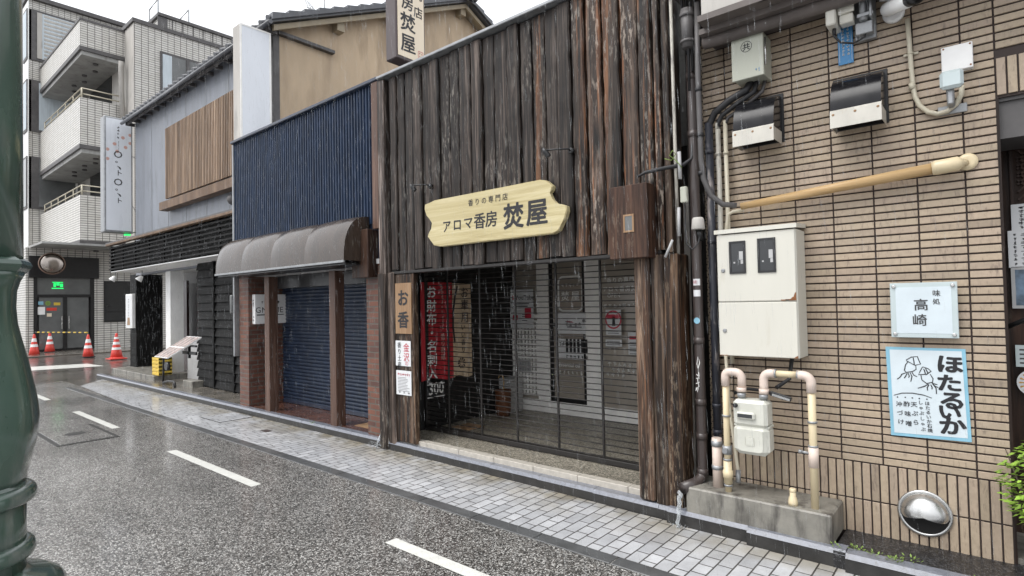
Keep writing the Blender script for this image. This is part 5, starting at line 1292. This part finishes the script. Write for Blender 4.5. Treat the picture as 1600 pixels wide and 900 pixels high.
obj('knob', MB().lathe([(.014, 0), (.016, -.02), (.010, -.026)], (-1.41, 4.07, .945), 1, 14), 'rubber', t)
mb = MB()
for x in (-1.395, -1.245): mb.lathe([(.024, 0), (.024, .02), (.03, .022), (.03, .045), (.02, .048)], (x, 4.145, .975), 2, 12)
obj('union_nut', mb, 'grey_metal', t)
def bend(c0, d0, d1, r, n=6):
    """quarter bend points from direction d0 into d1 around corner c0"""
    c0, d0, d1 = Vector(c0), Vector(d0), Vector(d1); o_ = c0-d0*r+d1*r
    return [o_-d1*r*math.cos(rad(90*k/n))+d0*r*math.sin(rad(90*k/n)) for k in range(n+1)]
GYp = 4.16; rp = .0225
t = thing('gas_pipe', 'cream gas pipe bending from the plinth into the meter, nearer the brown downpipe', 'gas pipe', (-1.5, GYp, .3), 'gas pipes on the plinth')
mb = MB(); mb.tube([(-1.512, GYp, .30), (-1.512, GYp, 1.13)], rp, 14); obj('pipe', mb, 'pvc', t)
mb = MB(); mb.tube([(-1.512, GYp, 1.06)]+bend((-1.512, GYp, 1.165), (0, 0, 1), (1, 0, 0), .035)+bend((-1.395, GYp, 1.165), (1, 0, 0), (0, 0, -1), .045)+[(-1.395, GYp, 1.06)], .029, 14); mb.tube([(-1.395, GYp-.01, 1.06), (-1.395, GYp-.01, 1.03)], .033, 14); obj('elbow', mb, 'pvc_pink', t)
mb = MB(); mb.tube([(-1.512, GYp, .36), (-1.512, GYp, .40), (-1.512, GYp, .402), (-1.512, GYp, .45), (-1.512, GYp, .452), (-1.512, GYp, .52)], [.030, .030, .036, .036, .030, .030], 12); obj('socket', mb, 'pvc', t)
for z in (.34, .525, .84): obj('band', MB().tube([(-1.512, GYp, z), (-1.512, GYp, z+.012)], .031, 12), 'grey_metal', t)
mb = MB(); mb.tube([(-1.512, GYp, .57), (-1.512, GYp, .63)], .034, 12); mb.tube([(-1.512, GYp-.03, .60), (-1.512, GYp-.055, .60)], .02, 10); obj('valve', mb, 'grey_metal', t)
t = thing('gas_pipe', 'cream gas pipe arching from the meter over to a long leg near the plinth end', 'gas pipe', (-.95, GYp, .3), 'gas pipes on the plinth')
mb = MB(); mb.tube([(-.945, GYp, .295), (-.945, GYp, 1.12)], rp+.002, 14); mb.tube([(-1.20, GYp, 1.172), (-1.0, GYp, 1.172)], rp, 14); obj('pipe', mb, 'pvc', t)
mb = MB(); mb.tube([(-1.245, GYp, 1.03), (-1.245, GYp, 1.09)]+bend((-1.245, GYp, 1.172), (0, 0, 1), (1, 0, 0), .045)+[(-1.165, GYp, 1.172)], .029, 14); mb.tube([(-1.245, GYp, 1.06), (-1.245, GYp, 1.025)], .033, 14); obj('elbow', mb, 'pvc_pink', t)
mb = MB(); mb.tube([(-1.03, GYp, 1.172)]+bend((-.945, GYp, 1.172), (1, 0, 0), (0, 0, -1), .05)+[(-.945, GYp, 1.06)], .030, 14); obj('elbow', mb, 'pvc_pink', t)
mb = MB(); mb.tube([(-.945, GYp, .57), (-.945, GYp, .70)], .031, 14); obj('socket', mb, 'pvc_pink', t)
mb = MB()
for z in (.70, .86): mb.tube([(-.945, GYp, z), (-.945, GYp, z+.014)], .0305, 12)
for x in (-1.17, -1.03): mb.tube([(x, GYp, 1.172), (x+.01, GYp, 1.172)], .0305, 12)
mb.tube([(-.965, GYp-.01, .66), (-1.01, GYp-.02, .665)], .009, 8); mb.tube([(-1.01, GYp-.02, .665), (-1.03, GYp-.02, .667)], .013, 8); obj('clamp', mb, 'grey_metal', t)
t = thing('pipe_stub', 'short capped cream pipe stub on top of the plinth', 'pipe stub', (-1.09, 4.14, .3))
obj('stub', MB().lathe([(.030, 0), (.032, .02), (.026, .05), (.020, .06), (.020, .085), (.016, .088)], (-1.075, 4.14, .30), 2, 8), 'pvc', t)
obj('cap', MB().lathe([(.019, .0), (.021, .004), (.021, .02), (.015, .024)], (-1.075, 4.14, .388), 2, 12), 'pvc', t)
t = thing('meter_tag', 'black handled sensor wand clipped beside the gas meter', 'sensor', (-1.15, 4.15, 1.0))
mb = MB(); mb.tube([(-1.50, 4.30, .99), (-1.40, 4.30, 1.03), (-1.25, 4.24, 1.035), (-1.20, 4.16, 1.035)], .012, 8); mb.tube([(-1.10, 4.35, 1.30), (-1.12, 4.32, 1.12), (-1.19, 4.25, 1.06)], .014, 8); obj('cable', mb, 'rubber', t)
mb = MB(); mb.box(-.07, .07, -.012, .012, -.016, .016, .005, None, Matrix.Translation((-1.135, 4.15, 1.02)) @ Matrix.Rotation(.25, 4, 'Y')); obj('body', mb, 'black', t)
mb = MB(); mb.box(-.055, .06, -.002, .002, -.008, .008, 0, None, Matrix.Translation((-1.132, 4.136, 1.016)) @ Matrix.Rotation(.25, 4, 'Y')); obj('label_strip', mb, 'steel', t)

# ---------------- pipes and cables in the gap between the shops
obj_gap = tag(obj('gap_shade_panel', MB().box(-1.895, -1.745, 4.75, 4.85, 0, 4.6), 'dark'), 'near-black panel for the shade deep in the gap between timber shop and restaurant', 'wall')  # near-black panel stands in for the shade deep in the gap
t = thing('downpipe', 'brown rain downpipe with stickers and scribbled white graffiti spouting onto the pavement', 'downpipe', (-1.74, 4.26, .3))
DX, DY = -1.745, 4.27
mb = MB(); mb.tube([(DX, DY, 2.2), (DX, DY, .40)]+[(DX, DY, .36), (DX-.01, DY-.03, .325), (DX-.035, DY-.09, .30), (DX-.07, DY-.18, .285)], .037, 16, False); mb.tube([(DX, DY, 3.85), (DX, DY, 2.2)], .037, 16, False); obj('pipe', mb, 'downpipe', t)
for z in (.35, .62, .88, 1.35, 2.95, 3.4): obj('coupling', MB().tube([(DX, DY, z), (DX, DY, z+.05)], .042, 16), 'downpipe', t)
mb = MB(); e = Vector((DX-.07, DY-.18, .285)); d = Vector((-.035, -.09, -.015)).normalized(); mb.tube([e-d*.10, e+d*.02, e+d*.02, e-d*.09], [.041, .043, .037, .035], 18, False); obj('spout', mb, 'downpipe', t)
mb = MB(); mb.tube([e-d*.04+Vector((0, 0, 0)), e-d*.035], .034, 16); obj('spout_void', mb, 'dark', t)
mb = MB()
for z0, z1 in ((1.80, 1.85), (1.715, 1.765)):
    for k in range(6): a, b = rad(-120+k*14), rad(-120+(k+1)*14); mb.quad(*[(DX+.0378*math.cos(q), DY+.0378*math.sin(q), zz) for q, zz in ((a, z0), (b, z0), (b, z1), (a, z1))])
obj('sticker', mb, 'paper', t)
mb = MB()
for i in range(4): scrawl(mb, (DX-.012+.008*i, DY-.0395, 1.825), UX, UZ, .009, .03, 5)
obj('sticker_print', mb, 'ink_red', t)
mb = MB(); mb.lathe([(.024, 0), (.024, -.002)], (DX+.004, DY-.0375, 1.53), 1, 18); obj('round_sticker', mb, 'paper_blue', t)
mb = MB()
for pts in ([(.0, .0), (.012, .06), (.004, .10), (.016, .14), (.010, .20), (.024, .25), (.012, .30), (.002, .24), (.014, .17)], [(-.012, .03), (.016, .05)], [(-.010, .07), (.018, .085)], [(-.008, .115), (.020, .12)], [(-.014, .01), (.006, .045)], [(-.004, .15), (.018, .13)]):
    stroke(mb, [(a*1.0, b*.9) for a, b in pts], (DX-.008, DY-.0385, .985), UX, UZ, .006)
obj('graffiti', mb, 'ink_white', t)
def pipe(name, label, mat, pts, r, cat='pipe', bands=(), bmat=None, group=None, n=12):
    t = tag(obj(name, MB().tube(pts, r, n), mat), label, cat, group)
    for p, q in bands: obj('band', MB().tube([p, q], (max(r) if isinstance(r, list) else r)+.005, n), bmat or mat, t)
    return t
pipe('flaking_pipe', 'fat dark wall pipe with flaking paint just outside the cream gas pipe', 'flaking', [(-1.655, 4.36, 3.06), (-1.655, 4.36, .30)], .031, bands=[((-1.655, 4.36, z), (-1.655, 4.36, z+.03)) for z in (2.82, 2.12, .86, .66)])
pipe('pale_pipe', 'pale flaking wall pipe, the middle one of three beside the vent hood', 'flaking_pale', [(-1.588, 4.37, 3.05), (-1.588, 4.37, 1.25)], .019, bands=[((-1.588, 4.37, 2.80), (-1.588, 4.37, 2.82))], group=None)
pipe('cream_pipe', 'slim cream wall pipe running down behind the meter cabinet next to the vent hood', 'conduit', [(-1.535, 4.38, 3.06), (-1.535, 4.38, 1.2)], .016, bands=[((-1.535, 4.38, 2.80), (-1.535, 4.38, 2.82))])
pipe('drain_hose', 'thin drain pipe slanting down behind the gas meter to an open end', 'conduit', [(-1.575, 4.36, 1.27), (-1.55, 4.33, .9), (-1.475, 4.27, .40), (-1.47, 4.24, .36)], .013, bands=[((-1.478, 4.275, .43), (-1.468, 4.235, .35))], bmat='grey_metal')
pipe('elbow_conduit', 'cream conduit bending from the bamboo sleeve down into the meter cabinet', 'conduit', [(-1.42, 4.40, 2.36), (-1.50, 4.39, 2.355), (-1.53, 4.36, 2.33), (-1.535, 4.33, 2.2)], .013)
pipe('stub_pipe', 'short pinkish clay pipe standing in front of the flaking dark pipe on the plinth', 'pvc_pink', [(-1.61, 4.22, .30), (-1.61, 4.22, .66)], .036, bands=[((-1.61, 4.22, .43), (-1.61, 4.22, .46)), ((-1.61, 4.22, .60), (-1.61, 4.22, .64))], bmat='grey_metal')
pipe('black_hose', 'corrugated black hose curving from the junction box into the flaking pipe', 'rubber', [(-1.33, 4.36, 3.30), (-1.36, 4.34, 3.24), (-1.48, 4.33, 3.19), (-1.60, 4.35, 3.13), (-1.65, 4.36, 3.05), (-1.655, 4.36, 2.98)], .027)
pipe('grey_hose', 'slimmer dark grey hose curving below the corrugated hose into the pale pipe', 'rubber', [(-1.29, 4.37, 3.30), (-1.31, 4.36, 3.22), (-1.44, 4.35, 3.155), (-1.55, 4.36, 3.10), (-1.585, 4.37, 3.05), (-1.588, 4.37, 3.0)], .019)
pipe('thin_hose', 'thinnest dark hose from the junction box into the slim cream pipe', 'apt_trim', [(-1.24, 4.40, 3.30), (-1.26, 4.39, 3.22), (-1.40, 4.385, 3.13), (-1.51, 4.38, 3.08), (-1.535, 4.38, 3.03)], .014)
mb = MB(); x, z = at(1089, 350, 4.16); mb.lathe([(.030, -.04), (.047, -.04), (.050, -.035), (.044, .035), (.036, .05), (.01, .053)], (x, 4.18, z), 2, 24)
t = tag(obj('domed_cowl', mb, 'apt_plain'), 'light grey domed cowl fixed on the downpipe beside the meter cabinet', 'cowl')
obj('neck', MB().tube([(x, 4.19, z-.04), (x, 4.22, z-.12)], .022, 12), 'black', t)
# conduits coming down from the top of the gap
pipe('grey_sleeve', 'thick grey cable sleeve at the top of the gap between the shops', 'apt_trim', [(-1.735, 4.19, 3.92), (-1.735, 4.19, 3.62)], [.05, .042], bands=[((-1.735, 4.19, 3.86), (-1.735, 4.19, 3.89)), ((-1.735, 4.19, 3.66), (-1.735, 4.19, 3.68))])
pipe('cable_conduit', 'grey jointed cable conduit curving from the gap to the bamboo sleeve', 'apt_trim', [(-1.66, 4.2, 3.95), (-1.665, 4.2, 3.4), (-1.66, 4.2, 2.75), (-1.645, 4.2, 2.60), (-1.60, 4.22, 2.47), (-1.53, 4.26, 2.40), (-1.44, 4.30, 2.385)], .021, 'conduit', bands=[((-1.665, 4.2, 3.3), (-1.664, 4.2, 3.27)), ((-1.66, 4.2, 2.95), (-1.66, 4.2, 2.92)), ((-1.66, 4.2, 2.66), (-1.66, 4.2, 2.63))], bmat='rubber')
pipe('pale_conduit', 'narrow pale conduit with peeling paint at the edge of the timber cladding', 'flaking_pale', [(-1.86, 4.18, 4.4), (-1.855, 4.18, 3.0), (-1.85, 4.18, 1.95)], .013)
pipe('service_cable', 'black service cable crossing from the wooden meter box to the downpipe', 'rubber', [(-2.10, 4.02, 2.66), (-2.05, 4.05, 2.69), (-1.92, 4.12, 2.715), (-1.80, 4.20, 2.735), (-1.75, 4.24, 2.78), (-1.74, 4.25, 2.95)], [.008, .013, .016, .016, .014, .014], 'cable')
pipe('cable_loop', 'thin black cable looping below the grey domed cap', 'rubber', [(-1.80, 4.2, 2.45), (-1.79, 4.18, 2.28), (-1.78, 4.17, 2.12), (-1.73, 4.16, 2.07), (-1.69, 4.18, 2.12), (-1.68, 4.2, 2.22)], .006, 'cable', n=8)
pipe('green_wire', 'thin green wire twisted round the pale conduit', 'moss', [(-1.92, 4.13, 2.79), (-1.87, 4.14, 2.77), (-1.83, 4.13, 2.81), (-1.85, 4.12, 2.84), (-1.88, 4.13, 2.81), (-1.83, 4.14, 2.76), (-1.79, 4.15, 2.70)], .0035, 'wire', n=6)
mb = MB()
for p, q, r_ in (((-1.815, 4.16, 2.83), (-1.812, 4.16, 2.62), .014),): mb.tube([p, q], r_, 10)
tag(obj('white_insulator', mb, 'off_white'), 'white plastic cable cover on the pale conduit above the grey splice box', 'cable cover')
tag(obj('splice_box', MB().box(-1.80, -1.75, 4.12, 4.16, 2.43, 2.55, .005), 'grey_green'), 'small grey splice box hanging among the cables beside the downpipe', 'splice box')
pipe('white_strip', 'short white plastic strip hanging slantwise below the wooden meter box', 'off_white', [(-1.86, 4.1, 2.15), (-1.915, 4.08, 2.02)], .010, 'strip')
pipe('white_sheath', 'upright white cable sheath under the grey splice box', 'off_white', [(-1.825, 4.15, 2.40), (-1.83, 4.15, 2.18)], .012, 'sheath')
mb = MB(); z = 3.95
for q, (dx, dy) in enumerate(((0, 0), (.03, .02), (-.035, .03), (.06, .05), (-.06, .0), (.015, -.03))): mb.tube([(-1.74+dx, 4.2+dy, 5.2), (-1.73+dx*1.2, 4.2+dy, 4.4), (-1.735+dx*.6, 4.2+dy, 3.9), (-1.74+dx*.8, 4.21+dy, 3.3+.15*q)], .010, 6)
tag(obj('cable_bundle', mb, 'rubber'), 'bundle of black cables coming down at the top of the gap between the shops', 'cables')
mb = MB(); mb.box(-1.83, -1.56, 4.1, 4.5, 4.02, 4.16, .01); tag(obj('cable_tray', mb, 'downpipe'), 'dark tray spanning the gap above the cable sleeves', 'cable tray')
mb = MB(); mb.tube([(-1.80, 4.36, 3.9), (-1.80, 4.36, .1)], .03, 10); tag(obj('black_pipe', mb, 'black'), 'black pipe deep in the gap behind the brown downpipe', 'pipe')
# ---------------- bamboo sleeve
t = thing('bamboo_sleeve', 'yellowish wooden sleeve with a cream end cap running along the tiled wall', 'cable sleeve', (-.8, 4.36, 2.4))
a, b = Vector((-1.43, 4.37, 2.385)), Vector((-.27, 4.37, 2.475))
obj('sleeve', MB().tube([a, a.lerp(b, .5), b], [.026, .032, .036], 16), 'rod_wood', t)
obj('end_cap', MB().tube([b, b.lerp(a, -.02), b.lerp(a, -.11), b.lerp(a, -.135)], [.042, .046, .044, .02], 16), 'pvc', t)
mb = MB(); mb.lathe([(.052, 0), (.052, -.01), (.03, -.014)], (-.10, TY-.002, 2.50), 1, 20); mb.tube([(-.13, 4.37, 2.486), (-.11, 4.43, 2.495)], .02, 10); obj('flange', mb, 'pvc', t)

# ---------------- small things on the ground
t = thing('road_manhole', 'square granite framed manhole cover in the asphalt beyond the lane dash', 'manhole', (-9.7, 2.08, 0))
x0, x1, y0, y1 = -10.35, -9.08, 1.80, 2.38
obj('frame', MB().box(x0-.05, x1+.05, y0-.05, y1+.05, -.03, .006), 'kerb_dark', t)
obj('cover', MB().box(x0, x1, y0, y1, -.03, .010, .002), 'asphalt', t)
mb = MB(); mb.lathe([(.10, .0102), (.12, .0112)], (-9.72, 2.09, 0), 2, 20); obj('boss', mb, 'kerb_dark', t)
t = thing('pavement_hatch', 'square paved hatch with a dark edge let into the pale setts', 'hatch', (-9.1, 3.88, 0))
obj('frame', MB().box(-9.47, -8.80, 3.62, 4.13, -.02, .008), 'kerb_dark', t); obj('lid', MB().box(-9.455, -8.815, 3.635, 4.115, -.02, .0115), 'paver', t)
tag(obj('drain_grate', MB().box(-7.74, -7.58, 3.72, 3.82, -.02, .009, .001), 'downpipe'), 'small rusty drain plate in the pale setts before the navy shop', 'drain')
mb = MB()
for x, y, n in ((-.80, 4.045, 7), (-.70, 4.09, 14), (-.60, 4.06, 5), (-.50, 4.05, 16), (-.42, 4.1, 6), (-.10, 4.02, 9), (-7.1, 4.13, 6)):
    for _ in range(n*3):
        a = RND.uniform(0, 6.28); r_ = RND.uniform(0, .045); p = Vector((x+r_*math.cos(a), y+r_*math.sin(a)*.6, .108+RND.uniform(0, .03))); s = RND.uniform(.006, .014)
        d = Vector((math.cos(a), math.sin(a), RND.uniform(.2, 1))).normalized(); e = d.cross(UZ).normalized()
        mb.quad(p, p+d*s+e*s*.4, p+d*s*2, p+d*s-e*s*.4)
o = obj('weeds', mb, 'moss'); o['kind'] = 'stuff'; o['label'] = 'low green weeds along the kerb'
# leafy shrub by the doorway
t = thing('leafy_shrub', 'bright green leafy shrub sprouting beside the restaurant doorway', 'shrub', (.16, 4.28, .11))
mb = MB()
for i in range(9):
    a = i*.7; mb.tube([(.18, 4.30, .11), (.18+.05*math.cos(a), 4.29+.05*math.sin(a), .4), (.18+.17*math.cos(a), 4.28+.15*math.sin(a), .60+.05*(i % 5))], [.008, .006, .003], 5)
obj('stems', mb, 'stem', t)
mb = MB()
for _ in range(900):
    a = RND.uniform(0, 6.28); h = RND.uniform(0, 1); rr_ = (.05+.16*math.sin(math.pi*min(1, h*.85+.12)))*math.sqrt(RND.random())
    c = Vector((.19+rr_*math.cos(a), 4.29+rr_*.8*math.sin(a), .40+.47*h)); d = Vector((math.cos(a)+RND.uniform(-.6, .6), math.sin(a)+RND.uniform(-.6, .6), RND.uniform(-.5, .35))).normalized()
    s = RND.uniform(.022, .044); e = d.cross(UZ).normalized(); e = (e+UZ*RND.uniform(-.5, .5)).normalized(); k = RND.uniform(.5, 1.25)
    mb.quad(c, c+d*s*.5+e*s*.34, c+d*s*1.25-UZ*s*.15, c+d*s*.5-e*s*.34, t=(k, k, k*.9))
obj('leaves', mb, 'leaf', t)
# running water: spout, small splash
mb = MB(); P0 = e_ = Vector((DX-.085, DY-.215, .262)); path = []; rr_ = []
for i in range(12):
    f = i/11; path.append(P0+Vector((-.012*f-.006*math.sin(i*2.1), -.05*f, -.252*f**1.5))); rr_.append(.020-.012*f+.003*math.sin(i*2.7))
mb.tube(path, rr_, 8); mb.tube([p+Vector((.012, .004*math.sin(i*3), .0)) for i, p in enumerate(path[2:])], [.006+.002*math.sin(i*1.9) for i in range(10)], 6)
for _ in range(40):
    p = path[-1]+Vector((RND.gauss(0, .035), RND.gauss(0, .03), abs(RND.gauss(0, .018))))
    mb.lathe([(.0005, -.003), (.003, 0), (.0005, .003)], p, 2, 5)
tag(obj('water_stream', mb, 'water'), 'thin stream of rainwater falling from the downpipe spout', 'water stream')
mb = MB()
for _ in range(46):
    f = RND.random(); p = Vector((-5.62+RND.gauss(0, .05), 4.10+RND.gauss(0, .02), .012+abs(RND.gauss(0, .05)))); mb.lathe([(.0006, -.006), (.005, 0), (.0006, .008)], p, 2, 5)
mb.tube([(-5.60, 4.14, .16), (-5.61, 4.11, .10), (-5.62, 4.09, .01)], [.012, .010, .007], 6)
tag(obj('water_splash', mb, 'water'), 'small splash of rainwater at the foot of the corner post', 'water splash')

# ================================================================== STREET LAMP POST IN FRONT
LD = 2.0; k_ = LD/1.3007
def lz(py): return 1.70+k_*(.549-.001126*py)
def lr(px): return .100+(px-38)*.00173
LX, LY = -1.991, .215
t = thing('lamp_post', 'dark green cast iron lamp post with a swelling base and ringed foot', 'lamp post', (LX, LY, .1))
obj('shaft', MB().lathe([(.100, lz(405)), (.0985, lz(200)), (.097, lz(0)), (.085, 4.2)], (LX, LY, 0), n=48), 'green_paint', t)
prof = [(405, 40), (410, 47), (416, 49.5), (421, 47), (427, 42)]
mb = MB(); n = 8; pr = [(lr(px), lz(py)) for py, px in prof]
mb.lathe(pr, (LX, LY, 0), n=8); o = obj('collar', mb, 'green_paint', t, False)
mb = MB(); mb.lathe([(lr(px), lz(py)) for py, px in ((427, 40), (440, 34), (455, 30), (480, 29), (505, 31), (530, 36), (560, 43), (590, 49), (620, 54), (645, 56.5), (665, 56), (690, 52), (715, 46), (735, 42), (742, 42))], (LX, LY, 0), n=48)
for v in mb.bm.verts:
    a = math.atan2(v.co.y-LY, v.co.x-LX); k = 1+.02*math.cos(8*a); v.co.x = LX+(v.co.x-LX)*k; v.co.y = LY+(v.co.y-LY)*k
obj('bulb', mb, 'green_paint', t)
def ring(c, hgt, edge): return [(lr(42)-.002, lz(c-hgt))]+[(lr(42)+(lr(edge)-lr(42))*math.sin(rad(180*i/8))**.7, lz(c-hgt*math.cos(rad(180*i/8)))) for i in range(1, 8)]+[(lr(42)-.002, lz(c+hgt))]
obj('drum', MB().lathe([(lr(42), lz(742)), (lr(42), lz(885))], (LX, LY, 0), n=48), 'green_paint', t)
for c, h, e in ((760, 13, 55), (842, 13, 53.5)): obj('ring', MB().lathe(ring(c, h, e), (LX, LY, 0), n=48), 'green_paint', t)
obj('foot', MB().lathe([(lr(42), lz(872)), (lr(50), lz(878)), (lr(70), lz(884)), (lr(84), lz(893)), (lr(90), lz(903)), (lr(90), lz(920)), (lr(80), lz(925)), (lr(85), lz(1000)), (lr(100), lz(1050)), (lr(100), .12), (lr(130), .1)], (LX, LY, 0), n=48), 'green_paint', t)

# ================================================================== FALLING RAIN
mb = MB()
for _ in range(9000):
    y = RND.uniform(1.9, 4.0); x = -y*RND.uniform(-.15, 3.2)-RND.uniform(0, 1.5); z = RND.uniform(.05, 5.2)
    L = RND.uniform(.05, .13); r_ = RND.uniform(.00018, .00042); lx = L*.04
    a = [mb.bm.verts.new((x+r_*math.cos(q), y+r_*math.sin(q), z)) for q in (0, 2.1, 4.2)]
    p, q = mb.bm.verts.new((x, y, z-L*.35)), mb.bm.verts.new((x-lx, y, z+L*.65))
    for i in range(3): mb.bm.faces.new((a[i], a[(i+1) % 3], q)); mb.bm.faces.new((a[(i+1) % 3], a[i], p))
o = obj('rain', mb, 'water'); o['kind'] = 'stuff'; o['label'] = 'falling raindrops over the street'
